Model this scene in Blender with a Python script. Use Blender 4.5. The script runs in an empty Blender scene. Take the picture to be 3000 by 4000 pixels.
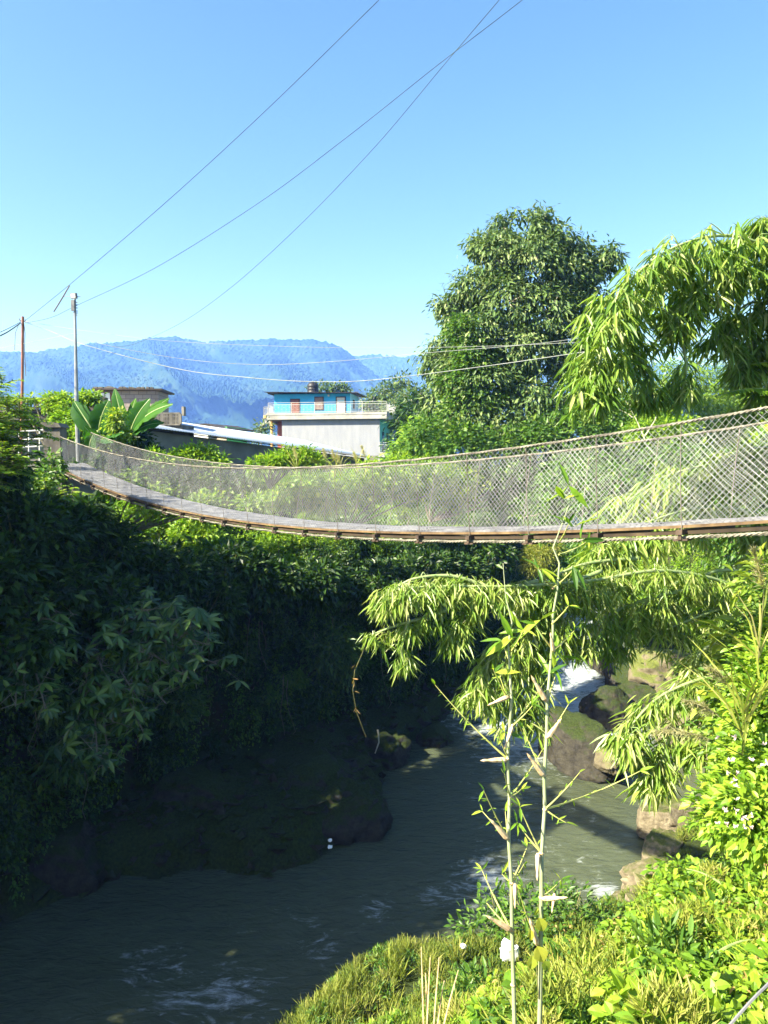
import bpy, math, random
import numpy as np
from mathutils import Vector, Matrix
C = bpy.context.scene.collection
R = math.radians
rng = np.random.default_rng(7); random.seed(7)
# ---------------------------------------------------------------- camera, world, sun, exposure
F_PX = 2800.0; HORIZON = 1800.0; PITCH = math.atan((2000 - HORIZON) / F_PX)
cam_d = bpy.data.cameras.new('camera'); cam = bpy.data.objects.new('camera', cam_d); C.objects.link(cam)
cam.location = (0, 0, 0); cam.rotation_euler = (R(90) - PITCH, 0, 0)
cam_d.sensor_fit = 'HORIZONTAL'; cam_d.sensor_width = 36; cam_d.lens = 36 * F_PX / 3000
cam_d.clip_start = 0.05; cam_d.clip_end = 12000
sc = bpy.context.scene; sc.camera = cam
SUN_AZ = (-0.90, -0.44); SUN_EL = 40.0
sd = Vector((SUN_AZ[0], SUN_AZ[1], 0)).normalized() * math.cos(R(SUN_EL)) + Vector((0, 0, math.sin(R(SUN_EL))))
sl = bpy.data.lights.new('sun', 'SUN'); sl.energy = 5.0; sl.angle = R(0.5); sl.color = (1.0, 0.96, 0.90)
so = bpy.data.objects.new('sun', sl); C.objects.link(so); so.rotation_euler = sd.to_track_quat('Z', 'Y').to_euler()
w = bpy.data.worlds.new('World'); sc.world = w; w.use_nodes = True
nt = w.node_tree; bg = nt.nodes['Background']
sky = nt.nodes.new('ShaderNodeTexSky'); sky.sky_type = 'NISHITA'; sky.sun_disc = False
sky.sun_elevation = R(SUN_EL); sky.sun_rotation = math.atan2(SUN_AZ[0], SUN_AZ[1])
sky.air_density = 1.0; sky.dust_density = 1.8; sky.ozone_density = 2.0; sky.altitude = 300
hs = nt.nodes.new('ShaderNodeHueSaturation'); hs.inputs['Saturation'].default_value = 1.2; hs.inputs['Hue'].default_value = .497
nt.links.new(sky.outputs[0], hs.inputs['Color']); nt.links.new(hs.outputs[0], bg.inputs[0]); bg.inputs[1].default_value = 0.064
vs = sc.view_settings; vs.view_transform = 'Standard'; vs.look = 'None'; vs.gamma = 1; vs.exposure = 2.15
try: sc.view_settings.use_curve_mapping = False
except Exception: pass
cy = sc.cycles; cy.max_bounces = 6; cy.diffuse_bounces = 2; cy.glossy_bounces = 2; cy.transmission_bounces = 3
cy.transparent_max_bounces = 6; cy.volume_bounces = 0; cy.use_denoising = True
cy.caustics_reflective = False; cy.caustics_refractive = False
# ---------------------------------------------------------------- pixel helpers (photo pixels 3000 x 4000)
_c, _s = math.cos(PITCH), math.sin(PITCH)
def D(px, py):
    a = (px - 1500) / F_PX; b = -(py - 2000) / F_PX
    return Vector((a, _c + b * _s, -_s + b * _c))
def P(px, py, d): return D(px, py) * d
def G(px, py, z=-12.0):
    q = D(px, py); return q * (z / q.z)
# ---------------------------------------------------------------- noise
def _h(ix, iy, iz, seed):
    n = (ix.astype(np.int64) * 374761393 + iy.astype(np.int64) * 668265263 + iz.astype(np.int64) * 2147483647 + seed * 974711) & 0xffffffff
    n = ((n ^ (n >> 13)) * 1274126177) & 0xffffffff
    n = ((n ^ (n >> 16)) * 2246822519) & 0xffffffff
    return ((n ^ (n >> 15)) & 0xffffff) / float(0xffffff)
def vn(p, seed=0):
    p = np.asarray(p, float); i = np.floor(p); f = p - i; f = f * f * (3 - 2 * f)
    ix, iy, iz = i[..., 0], i[..., 1], i[..., 2]; r = 0
    for a in (0, 1):
        for b in (0, 1):
            for c in (0, 1):
                wgt = (f[..., 0] if a else 1 - f[..., 0]) * (f[..., 1] if b else 1 - f[..., 1]) * (f[..., 2] if c else 1 - f[..., 2])
                r = r + wgt * _h(ix + a, iy + b, iz + c, seed)
    return r * 2 - 1
def fbm(p, o=4, seed=0):
    p = np.asarray(p, float); r = 0; a = 1.0; t = 0
    for k in range(o):
        r = r + a * vn(p * 2 ** k + 17.3 * k, seed + k); t += a; a *= 0.5
    return r / t
def fbm2(x, y, sc_, o=4, seed=0): return fbm(np.stack([x / sc_, y / sc_, np.zeros_like(x)], -1), o, seed)
# ---------------------------------------------------------------- object helpers
def tag(o, label=None, cat=None, group=None, kind=None):
    if label: o['label'] = label
    if cat: o['category'] = cat
    if group: o['group'] = group
    if kind: o['kind'] = kind
    return o
def empty(name, loc=(0, 0, 0), rz=0.0):
    o = bpy.data.objects.new(name, None); C.objects.link(o); o.location = loc; o.rotation_euler = (0, 0, rz); o.empty_display_size = .2
    return o
def npmesh(name, V, faces_flat, loops_per_face, mat, parent=None, attrs=None, smooth=False):
    """V (N,3); faces_flat int array; loops_per_face int or array"""
    me = bpy.data.meshes.new(name); V = np.asarray(V, np.float32); fl = np.asarray(faces_flat, np.int32).ravel()
    if np.isscalar(loops_per_face): cnt = np.full(len(fl) // loops_per_face, loops_per_face, np.int32)
    else: cnt = np.asarray(loops_per_face, np.int32)
    st = np.concatenate([[0], np.cumsum(cnt)[:-1]]).astype(np.int32)
    me.vertices.add(len(V)); me.vertices.foreach_set('co', V.ravel())
    me.loops.add(len(fl)); me.loops.foreach_set('vertex_index', fl)
    me.polygons.add(len(cnt)); me.polygons.foreach_set('loop_start', st); me.polygons.foreach_set('loop_total', cnt)
    me.update(calc_edges=True)
    if attrs:
        for k, a in attrs.items():
            at = me.attributes.new(k, 'FLOAT', 'POINT'); at.data.foreach_set('value', np.asarray(a, np.float32))
    me.polygons.foreach_set('use_smooth', np.full(len(cnt), smooth))
    if mat: me.materials.append(mat)
    o = bpy.data.objects.new(name, me); C.objects.link(o)
    if parent: o.parent = parent
    return o
class MB:
    def __init__(s): s.v = []; s.f = []
    def box(s, x0, x1, y0, y1, z0, z1, M=None):
        b = len(s.v)
        for x in (x0, x1):
            for y in (y0, y1):
                for z in (z0, z1):
                    p = Vector((x, y, z)); s.v.append(tuple(M @ p if M else p))
        for q in ((0, 1, 3, 2), (4, 6, 7, 5), (0, 4, 5, 1), (2, 3, 7, 6), (0, 2, 6, 4), (1, 5, 7, 3)): s.f.append(tuple(b + i for i in q))
        return s
    def tube(s, pts, rad, n=6, cap=True):
        pts = [Vector(p) for p in pts]; m = len(pts)
        if not hasattr(rad, '__len__'): rad = [rad] * m
        b = len(s.v); prev = None
        for i, p in enumerate(pts):
            t = (pts[min(i + 1, m - 1)] - pts[max(i - 1, 0)]).normalized()
            if prev is None: a = t.orthogonal().normalized()
            else:
                a = prev - t * prev.dot(t); a = a.normalized() if a.length > 1e-6 else t.orthogonal().normalized()
            prev = a; c = t.cross(a)
            for k in range(n):
                th = 2 * math.pi * k / n; s.v.append(tuple(p + (a * math.cos(th) + c * math.sin(th)) * rad[i]))
        for i in range(m - 1):
            for k in range(n):
                k2 = (k + 1) % n; s.f.append((b + i * n + k, b + i * n + k2, b + (i + 1) * n + k2, b + (i + 1) * n + k))
        if cap:
            s.f.append(tuple(b + k for k in range(n - 1, -1, -1))); s.f.append(tuple(b + (m - 1) * n + k for k in range(n)))
        return s
    def poly(s, pts, thick=None):
        b = len(s.v); s.v += [tuple(p) for p in pts]; s.f.append(tuple(range(b, b + len(pts)))); return s
    def prism(s, pts, off):
        """closed polygon pts (3D) extruded by vector off"""
        n = len(pts); b = len(s.v); off = Vector(off)
        s.v += [tuple(p) for p in pts] + [tuple(Vector(p) + off) for p in pts]
        s.f.append(tuple(range(b, b + n))); s.f.append(tuple(range(b + 2 * n - 1, b + n - 1, -1)))
        for k in range(n):
            k2 = (k + 1) % n; s.f.append((b + k2, b + k, b + n + k, b + n + k2))
        return s
    def build(s, name, mat, parent=None, smooth=False):
        me = bpy.data.meshes.new(name); me.from_pydata(s.v, [], s.f); me.update()
        if smooth: me.polygons.foreach_set('use_smooth', [True] * len(me.polygons))
        if mat: me.materials.append(mat)
        o = bpy.data.objects.new(name, me); C.objects.link(o)
        if parent: o.parent = parent
        return o
def copy_tree(o, parent=None):
    c = o.copy(); C.objects.link(c); c.parent = parent
    for ch in o.children: copy_tree(ch, c)
    return c
# ---------------------------------------------------------------- materials
def newmat(name):
    m = bpy.data.materials.new(name); m.use_nodes = True; n = m.node_tree; b = n.nodes['Principled BSDF']; return m, n, b
def ramp(n, stops):
    r = n.nodes.new('ShaderNodeValToRGB'); e = r.color_ramp.elements
    while len(e) < len(stops): e.new(0.5)
    for k, (p, c) in enumerate(stops): e[k].position = p; e[k].color = (*c, 1)
    return r
def noise(n, scale, detail=4, rough=.6, vec=None, stretch=None):
    t = n.nodes.new('ShaderNodeTexNoise'); t.inputs['Scale'].default_value = scale; t.inputs['Detail'].default_value = detail; t.inputs['Roughness'].default_value = rough
    src = vec
    if src is None:
        co = n.nodes.new('ShaderNodeTexCoord'); src = co.outputs['Object']
    if stretch:
        mp = n.nodes.new('ShaderNodeMapping'); mp.inputs['Scale'].default_value = stretch[:3]
        if len(stretch) > 3: mp.inputs['Rotation'].default_value = (0, 0, stretch[3])
        n.links.new(src, mp.inputs['Vector']); src = mp.outputs['Vector']
    n.links.new(src, t.inputs['Vector']); return t
def mat_noise(name, c1, c2, scale=4, rough=.8, metal=0, bump=0, bscale=None, stretch=None, spec=.3, c3=None):
    m, n, b = newmat(name); t = noise(n, scale, 6, .65, stretch=stretch)
    r = ramp(n, [(.32, c1), (.62, c2)] + ([(.8, c3)] if c3 else [])); n.links.new(t.outputs[0], r.inputs[0]); n.links.new(r.outputs[0], b.inputs['Base Color'])
    b.inputs['Roughness'].default_value = rough; b.inputs['Metallic'].default_value = metal; b.inputs['Specular IOR Level'].default_value = spec
    if bump:
        t2 = noise(n, bscale or scale * 4, 5, .7); bp = n.nodes.new('ShaderNodeBump'); bp.inputs['Strength'].default_value = bump; bp.inputs['Distance'].default_value = .05
        n.links.new(t2.outputs[0], bp.inputs['Height']); n.links.new(bp.outputs[0], b.inputs['Normal'])
    return m
def leafmat(name, cols, trans=.35, rough=.45, spec=.35, tcol=(1.25, 1.35, .6)):
    m, n, b = newmat(name); a = n.nodes.new('ShaderNodeAttribute'); a.attribute_name = 'tint'
    k = len(cols); r = ramp(n, [(i / (k - 1) if k > 1 else 0, c) for i, c in enumerate(cols)]); n.links.new(a.outputs['Fac'], r.inputs[0])
    n.links.new(r.outputs[0], b.inputs['Base Color']); b.inputs['Roughness'].default_value = rough; b.inputs['Specular IOR Level'].default_value = spec
    tr = n.nodes.new('ShaderNodeBsdfTranslucent'); mu = n.nodes.new('ShaderNodeMix'); mu.data_type = 'RGBA'; mu.blend_type = 'MULTIPLY'; mu.inputs['Factor'].default_value = 1
    n.links.new(r.outputs[0], mu.inputs['A']); mu.inputs['B'].default_value = (*tcol, 1); n.links.new(mu.outputs['Result'], tr.inputs['Color'])
    mx = n.nodes.new('ShaderNodeMixShader'); mx.inputs[0].default_value = trans; n.links.new(b.outputs[0], mx.inputs[1]); n.links.new(tr.outputs[0], mx.inputs[2])
    n.links.new(mx.outputs[0], n.nodes['Material Output'].inputs[0]); return m
M = {}
M['leaf_dark'] = leafmat('leaf_dark', [(.006, .018, .005), (.017, .047, .009), (.04, .095, .014), (.11, .17, .025)], .3)  # greens lowered to put the shade of the gorge into the leaf colour
M['leaf_palm'] = leafmat('leaf_palm', [(.018, .050, .014), (.04, .10, .02), (.08, .16, .028), (.16, .23, .04)], .3, .38, .5)
M['leaf_mid'] = leafmat('leaf_mid', [(.03, .075, .012), (.06, .14, .02), (.10, .20, .025), (.18, .24, .03)], .35)
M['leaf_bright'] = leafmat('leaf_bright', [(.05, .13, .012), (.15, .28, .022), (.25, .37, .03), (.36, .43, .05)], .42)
M['leaf_yellow'] = leafmat('leaf_yellow', [(.12, .22, .03), (.22, .32, .035), (.38, .40, .05)], .45)
M['leaf_tree'] = leafmat('leaf_tree', [(.022, .055, .014), (.065, .125, .028), (.14, .21, .06), (.28, .32, .14)], .25, .5, .3, (1.2, 1.25, .7))
M['bamboo_leaf'] = leafmat('bamboo_leaf', [(.035, .09, .014), (.09, .19, .022), (.18, .29, .045), (.36, .39, .14)], .36, .4, .4)
M['bamboo_mix'] = leafmat('bamboo_mix', [(.05, .12, .015), (.12, .22, .028), (.22, .32, .05), (.40, .42, .17)], .38, .4, .4)
M['bamboo_lit'] = leafmat('bamboo_lit', [(.07, .15, .02), (.17, .28, .035), (.30, .38, .08), (.48, .48, .25)], .4, .4, .4)
M['bamboo_far'] = leafmat('bamboo_far', [(.08, .16, .02), (.16, .27, .03), (.26, .34, .04)], .4)
M['banana_leaf'] = leafmat('banana_leaf', [(.018, .075, .012), (.035, .12, .016), (.08, .19, .02)], .42, .6, .1)
M['grass'] = leafmat('grass', [(.10, .14, .02), (.20, .25, .03), (.30, .32, .06), (.40, .36, .13)], .35, .6)
M['moss'] = leafmat('moss', [(.05, .09, .015), (.10, .15, .02), (.20, .24, .04), (.30, .28, .09)], .3, .7, .2)
M['plume'] = leafmat('plume', [(.35, .33, .16), (.5, .46, .25)], .4, .7)
M['dead_leaf'] = leafmat('dead_leaf', [(.30, .18, .06), (.45, .30, .12)], .3, .7)
M['petal'] = leafmat('petal', [(.7, .5, .5), (.85, .75, .72)], .3, .6, .3, (1, 1, 1))
M['bark'] = mat_noise('bark', (.10, .085, .06), (.25, .22, .16), 5, .9, bump=.6, stretch=(3, 3, .6))
M['pale_bark'] = mat_noise('pale_bark', (.28, .25, .18), (.5, .46, .36), 3, .9, bump=.4, stretch=(3, 3, .6))
M['stem'] = mat_noise('stem', (.09, .10, .035), (.20, .19, .07), 8, .8)
M['culm'] = mat_noise('culm', (.16, .24, .08), (.30, .36, .16), 3, .4, spec=.4)
M['culm_fg'] = mat_noise('culm_fg', (.20, .26, .11), (.36, .38, .24), 7, .45, c3=(.55, .52, .42), stretch=(1, 1, .5), spec=.25)
M['twig_fg'] = mat_noise('twig_fg', (.30, .34, .08), (.48, .46, .16), 9, .5, spec=.25)
M['sheath'] = mat_noise('sheath', (.42, .28, .13), (.68, .52, .32), 14, .7, stretch=(4, 4, 1), c3=(.8, .68, .5))
M['steel'] = mat_noise('steel', (.30, .28, .25), (.55, .53, .50), 6, .45, .55)
M['mesh_wire'] = mat_noise('mesh_wire', (.19, .195, .205), (.34, .345, .355), 3, .5, .35)
M['cable'] = mat_noise('cable', (.12, .11, .085), (.28, .26, .21), 9, .6, .2, bump=.5, bscale=60)
M['rust'] = mat_noise('rust', (.06, .035, .02), (.18, .12, .06), 4, .8, .1, c3=(.30, .24, .12))
M['hanger'] = mat_noise('hanger', (.10, .07, .05), (.26, .24, .21), 5, .6, .3)
M['side_beam'] = mat_noise('side_beam', (.02, .014, .01), (.06, .042, .025), 2.2, .8, .1, c3=(.16, .12, .06))
M['dark_steel'] = mat_noise('dark_steel', (.03, .022, .018), (.10, .07, .05), 5, .7, .3)
M['deck'] = mat_noise('deck', (.08, .08, .09), (.24, .24, .26), 3.5, .55, .3, c3=(.34, .33, .33))
M['concrete'] = mat_noise('concrete', (.13, .12, .10), (.26, .24, .21), 1.6, .9, bump=.3, c3=(.34, .32, .28))
M['old_concrete'] = mat_noise('old_concrete', (.04, .038, .035), (.18, .165, .14), 1.1, .95, bump=.3, c3=(.30, .27, .23), stretch=(1, 1, .45))
M['shed_wall'] = mat_noise('shed_wall', (.09, .09, .09), (.19, .18, .175), .7, .95, bump=.3, c3=(.26, .25, .23))
M['grey_plaster'] = mat_noise('grey_plaster', (.215, .225, .26), (.26, .27, .30), .8, .9, bump=.15, stretch=(2.5, 2.5, .5))
M['slab_white'] = mat_noise('slab_white', (.22, .21, .19), (.36, .35, .33), .9, .8)
M['blue_paint'] = mat_noise('blue_paint', (.025, .30, .58), (.035, .36, .68), .7, .7)
M['lightblue_paint'] = mat_noise('lightblue_paint', (.22, .58, .74), (.26, .64, .80), .7, .7)
M['green_paint'] = mat_noise('green_paint', (.10, .42, .30), (.14, .50, .36), .7, .7)
M['lime_paint'] = mat_noise('lime_paint', (.12, .45, .12), (.18, .52, .16), .7, .7)
M['maroon_paint'] = mat_noise('maroon_paint', (.26, .08, .06), (.36, .12, .09), .7, .7)
M['orange_paint'] = mat_noise('orange_paint', (.75, .40, .10), (.85, .55, .25), .7, .7)
M['white_paint'] = mat_noise('white_paint', (.38, .38, .37), (.5, .5, .49), 1, .6)
M['wood'] = mat_noise('wood', (.10, .03, .02), (.18, .06, .04), 2, .6, stretch=(4, 4, .5))
M['dark_frame'] = mat_noise('dark_frame', (.02, .015, .012), (.05, .035, .03), 2, .6)
M['glass_dark'] = mat_noise('glass_dark', (.02, .03, .04), (.05, .07, .08), 1, .1, spec=.6)
M['tank'] = mat_noise('tank', (.012, .012, .014), (.03, .03, .034), 2, .45)
M['tin'] = mat_noise('tin', (.34, .40, .50), (.52, .58, .64), .8, .4, .3, c3=(.32, .27, .23), stretch=(.4, 2.5, 1))
M['block'] = None
def brickmat(name, c1, c2, mortar, sx=1.0):
    m, n, b = newmat(name); co = n.nodes.new('ShaderNodeTexCoord'); mp = n.nodes.new('ShaderNodeMapping'); mp.inputs['Rotation'].default_value = (R(90), 0, 0)
    n.links.new(co.outputs['Object'], mp.inputs[0]); t = n.nodes.new('ShaderNodeTexBrick'); n.links.new(mp.outputs[0], t.inputs['Vector'])
    t.inputs['Color1'].default_value = (*c1, 1); t.inputs['Color2'].default_value = (*c2, 1); t.inputs['Mortar'].default_value = (*mortar, 1)
    t.inputs['Scale'].default_value = 1; t.inputs['Brick Width'].default_value = .42 * sx; t.inputs['Row Height'].default_value = .21 * sx; t.inputs['Mortar Size'].default_value = .012
    n.links.new(t.outputs['Color'], b.inputs['Base Color']); b.inputs['Roughness'].default_value = .95; return m
M['block'] = brickmat('block', (.30, .25, .22), (.22, .18, .16), (.12, .1, .09))
M['brick'] = brickmat('brick', (.42, .34, .26), (.34, .27, .2), (.2, .17, .14), .5)
M['plastic'] = mat_noise('plastic', (.75, .78, .82), (.88, .9, .92), 4, .35)
M['lamp_grey'] = mat_noise('lamp_grey', (.12, .12, .13), (.22, .22, .23), 3, .5, .3)
M['lamp_glass'] = mat_noise('lamp_glass', (.55, .54, .50), (.7, .7, .66), 3, .3)
M['wire'] = mat_noise('wire', (.18, .2, .2), (.3, .32, .3), 1, .6)
M['wire_green'] = mat_noise('wire_green', (.03, .05, .04), (.07, .10, .08), 1, .8, spec=.1)
M['rusty_pole'] = mat_noise('rusty_pole', (.14, .05, .03), (.28, .12, .07), 3, .7)
M['galv'] = mat_noise('galv', (.15, .16, .17), (.28, .29, .30), 2, .45, .4)
# rock / ground materials
def rockmat(name, rock, green, gthr=.55, scale=.5):
    m, n, b = newmat(name); t = noise(n, scale * 3, 8, .7); r = ramp(n, rock); n.links.new(t.outputs[0], r.inputs[0])
    ge = n.nodes.new('ShaderNodeNewGeometry'); se = n.nodes.new('ShaderNodeSeparateXYZ'); n.links.new(ge.outputs['Normal'], se.inputs[0])
    t2 = noise(n, scale, 6, .65); ad = n.nodes.new('ShaderNodeMath'); ad.operation = 'MULTIPLY_ADD'; n.links.new(t2.outputs[0], ad.inputs[0]); ad.inputs[1].default_value = 1.3; n.links.new(se.outputs['Z'], ad.inputs[2])
    mr = n.nodes.new('ShaderNodeMapRange'); mr.inputs['From Min'].default_value = gthr + .55; mr.inputs['From Max'].default_value = gthr + .85; n.links.new(ad.outputs[0], mr.inputs[0])
    t3 = noise(n, scale * 14, 5, .7); r3 = ramp(n, green); n.links.new(t3.outputs[0], r3.inputs[0])
    mx = n.nodes.new('ShaderNodeMix'); mx.data_type = 'RGBA'; n.links.new(mr.outputs[0], mx.inputs['Factor']); n.links.new(r.outputs[0], mx.inputs['A']); n.links.new(r3.outputs[0], mx.inputs['B'])
    n.links.new(mx.outputs['Result'], b.inputs['Base Color']); b.inputs['Roughness'].default_value = .9; b.inputs['Specular IOR Level'].default_value = .2
    bp = n.nodes.new('ShaderNodeBump'); bp.inputs['Strength'].default_value = .9; bp.inputs['Distance'].default_value = .12; t4 = noise(n, scale * 8, 8, .75)
    n.links.new(t4.outputs[0], bp.inputs['Height']); n.links.new(bp.outputs[0], b.inputs['Normal']); return m
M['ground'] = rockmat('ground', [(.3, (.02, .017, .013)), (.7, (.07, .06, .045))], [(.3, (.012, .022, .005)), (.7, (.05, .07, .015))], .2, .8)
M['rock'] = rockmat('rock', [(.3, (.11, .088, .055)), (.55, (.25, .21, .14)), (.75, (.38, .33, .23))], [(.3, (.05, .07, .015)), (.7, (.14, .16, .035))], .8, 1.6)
M['shaded_rock'] = rockmat('shaded_rock', [(.3, (.018, .017, .015)), (.7, (.075, .068, .052))], [(.3, (.014, .024, .006)), (.7, (.05, .07, .016))], .6, 1.2)  # gorge shade put into the rock colour; lit_rock is its sunlit counterpart
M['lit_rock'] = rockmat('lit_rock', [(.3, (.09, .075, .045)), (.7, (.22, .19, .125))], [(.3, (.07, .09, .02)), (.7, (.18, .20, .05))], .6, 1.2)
# ---------------------------------------------------------------- terrain
def xy(p): return (p.x, p.y)
Lp = [(60, 230), (22, 105), (14.5, 70)] + [xy(G(*p)) for p in [(2100, 2340), (2050, 2430), (2000, 2530), (1850, 2720), (1700, 2860), (1480, 2990), (1510, 3090), (1500, 3160), (1250, 3370), (1000, 3440), (700, 3400), (450, 3440), (0, 3640)]] + [(-12.0, 11.5), (-15, 4), (-20, -12), (-60, -60)]
Rp = [(66, 226), (28, 102), (19, 69)] + [xy(G(*p)) for p in [(2260, 2400), (2290, 2500), (2370, 2600), (2450, 2690), (2480, 2800), (2560, 2900), (2720, 2960), (2880, 3010), (2760, 3110), (2560, 3180), (2470, 3300), (2440, 3450), (2300, 3570), (2100, 3640), (1700, 3690), (1350, 3760), (1050, 4010)]] + [(-6, 10), (-8.5, 4), (-12, -12), (-45, -70)]
Cp = [(50, 230), (18, 106), (12, 71)] + [xy(G(*p)) for p in [(2060, 2360), (1990, 2450), (1900, 2580), (1750, 2720), (1550, 2830), (1350, 2900), (1100, 2990), (800, 3120), (400, 3300)]] + [(-10.8, 16.5), (-13.0, 12), (-16.0, 4), (-21.5, -12), (-66, -60)]
def dist_poly(x, y, pl):
    best = np.full(x.shape, 1e9)
    for (ax, ay), (bx, by) in zip(pl[:-1], pl[1:]):
        dx, dy = bx - ax, by - ay; t = np.clip(((x - ax) * dx + (y - ay) * dy) / (dx * dx + dy * dy), 0, 1)
        best = np.minimum(best, np.hypot(x - ax - t * dx, y - ay - t * dy))
    return best
def inside(x, y, poly):
    r = np.zeros(x.shape, bool); n = len(poly)
    for i in range(n):
        ax, ay = poly[i]; bx, by = poly[(i + 1) % n]
        if ay == by: continue
        c = ((ay > y) != (by > y)) & (x < (bx - ax) * (y - ay) / (by - ay) + ax); r ^= c
    return r
river_poly = Lp + Rp[::-1]
left_poly = Lp + [(-400, -60), (-400, 600), (60, 600)]
cliff_poly = Cp + [(-400, -60), (-400, 600), (50, 600)]
ctl = [(0, 0, -1.65), (0, 3, -3.6), (1, 6, -6.8), (1, 9.5, -9.4), (0, 13.5, -11.1), (-3, 10, -11), (-3, 3, -4.4), (-6, 3, -8), (-5, -6, -4), (1.6, 4, -3.7), (2, 5, -4.4), (3.2, 7, -5.3), (4.4, 9, -5.8), (5.5, 11, -7.2), (3, 9, -7.2), (3.5, 11.5, -9.6), (2.2, 7, -6.3),
       (5.5, 13.5, -10.4), (6, 16, -11.4), (3, 13.5, -10.8), (8, 12, -5.6), (9.5, 15.5, -8.6), (7, 15.5, -10.8), (9, 18, -11.5), (12, 20, -10.2), (7, 3, -1.2), (6.5, 6.5, -3.2), (3, 1, -1.7), (12, 8, -1), (20, 15, 0), (20, 24, -3), (15, 21, -8.5),
       (16, 30, -9.5), (20, 40, -7), (15, 38, -11), (27, 35, -4), (25, 55, -4.5), (17, 50, -10.4), (21, 62, -8.5), (30, 80, -2), (60, 60, 0), (60, 20, 1), (40, -20, 0), (0, -10, -1.5), (-8, -12, -5), (45, 130, 0), (80, 200, 0), (4, 0, -1.5), (9, 9, -3.4), (5, 5, -2.9)]
rs = []
for (ax, ay), (bx, by) in zip(Rp[:-1], Rp[1:]):
    L_ = math.hypot(bx - ax, by - ay)
    if max(abs(ay), abs(by)) > 80: continue
    for k in range(max(1, int(L_ / 1.2))): t = k / max(1, int(L_ / 1.2)); rs.append((ax + t * (bx - ax), ay + t * (by - ay), -12.25))
CT = np.array(ctl + rs); CW = np.array([1.0] * len(ctl) + [.22] * len(rs))
def H(x, y, detail=True):
    x = np.asarray(x, float); y = np.asarray(y, float)
    inL = inside(x, y, left_poly); inR = inside(x, y, river_poly) & ~inL; inC = inside(x, y, cliff_poly)
    dL = dist_poly(x, y, Lp); dR = dist_poly(x, y, Rp); dC = dist_poly(x, y, Cp)
    z = np.full(x.shape, -13.2)
    shelf = -12.2 + 1.15 * np.clip(dL / .8, 0, 1) + .45 * np.clip((dL - .8) / 2, 0, 1) + (fbm2(x, y, 1.6, 3, 5) * .35 if detail else 0)
    lf = np.clip((-7.0 - x) / 3.5, 0, 1) * np.clip((27 - y) / 6, 0, 1) * np.clip((y - 9.2) / 1.2, 0, 1); plat_e = -4.4 + 2.9 * lf
    rise = np.clip(dC / 1.7, 0, 1); cl = -11.3 + (plat_e + 11.3) * rise ** .8
    up = np.clip((dC - 1.7) / 9, 0, 1); far = -1.4 - 2.4 * np.clip((y - 45) / 30, 0, 1)
    cl = cl + (far - plat_e) * (up * up * (3 - 2 * up))
    if detail: cl = cl + fbm2(x, y, 3.0, 4, 9) * .6 * np.clip(dC, 0, 1)
    z = np.where(inL, shelf, z); z = np.where(inL & inC, cl, z)
    d2 = (x[..., None] - CT[:, 0]) ** 2 + (y[..., None] - CT[:, 1]) ** 2 + .05
    wv = CW / d2 ** 1.7; rz = (wv * CT[:, 2]).sum(-1) / wv.sum(-1)
    rz = np.minimum(rz, -12.3 + dR * 2.4 + .0)
    if detail: rz = rz + fbm2(x, y, 2.2, 4, 21) * .35 * np.clip(dR, 0, 1)
    z = np.where(~inL & ~inR, rz, z)
    zc = np.clip((np.hypot(x, y) - 150) / 300, 0, 1)
    return z * (1 - zc) + -6.0 * zc
def spaced(a, b, h0, r0, g=1.12):
    xs = [0.0]; h = h0
    c = np.arange(a, b + h0, h0)
    lo = []; v = a; h = h0
    while v > -r0: h *= g; v -= h; lo.append(v)
    hi = []; v = c[-1]; h = h0
    while v < r0: h *= g; v += h; hi.append(v)
    return np.array(lo[::-1] + list(c) + hi)
def terrain():
    xs = spaced(-22, 26, .3, 4500); ys = spaced(-4, 62, .3, 4500)
    X, Y = np.meshgrid(xs, ys, indexing='ij'); Z = np.concatenate([H(X[i:i + 20], Y[i:i + 20]) for i in range(0, len(xs), 20)])
    nx, ny = X.shape; idx = np.arange(nx * ny).reshape(nx, ny)
    f = np.stack([idx[:-1, :-1], idx[1:, :-1], idx[1:, 1:], idx[:-1, 1:]], -1).reshape(-1, 4)
    return npmesh('ground', np.stack([X, Y, Z], -1).reshape(-1, 3), f, 4, M['ground'], smooth=True)
tag(terrain(), kind='structure')
def hit(px, py, t0=1.5, t1=110):
    d = D(px, py); t = np.exp(np.linspace(math.log(t0), math.log(t1), 900)); h = H(d.x * t, d.y * t, False); z = d.z * t
    k = np.argmax(z < h)
    return d * float(t[k]) if z[k] < h[k] else None
def HZ(x, y): return float(H(np.array([x]), np.array([y]))[0])
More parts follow.
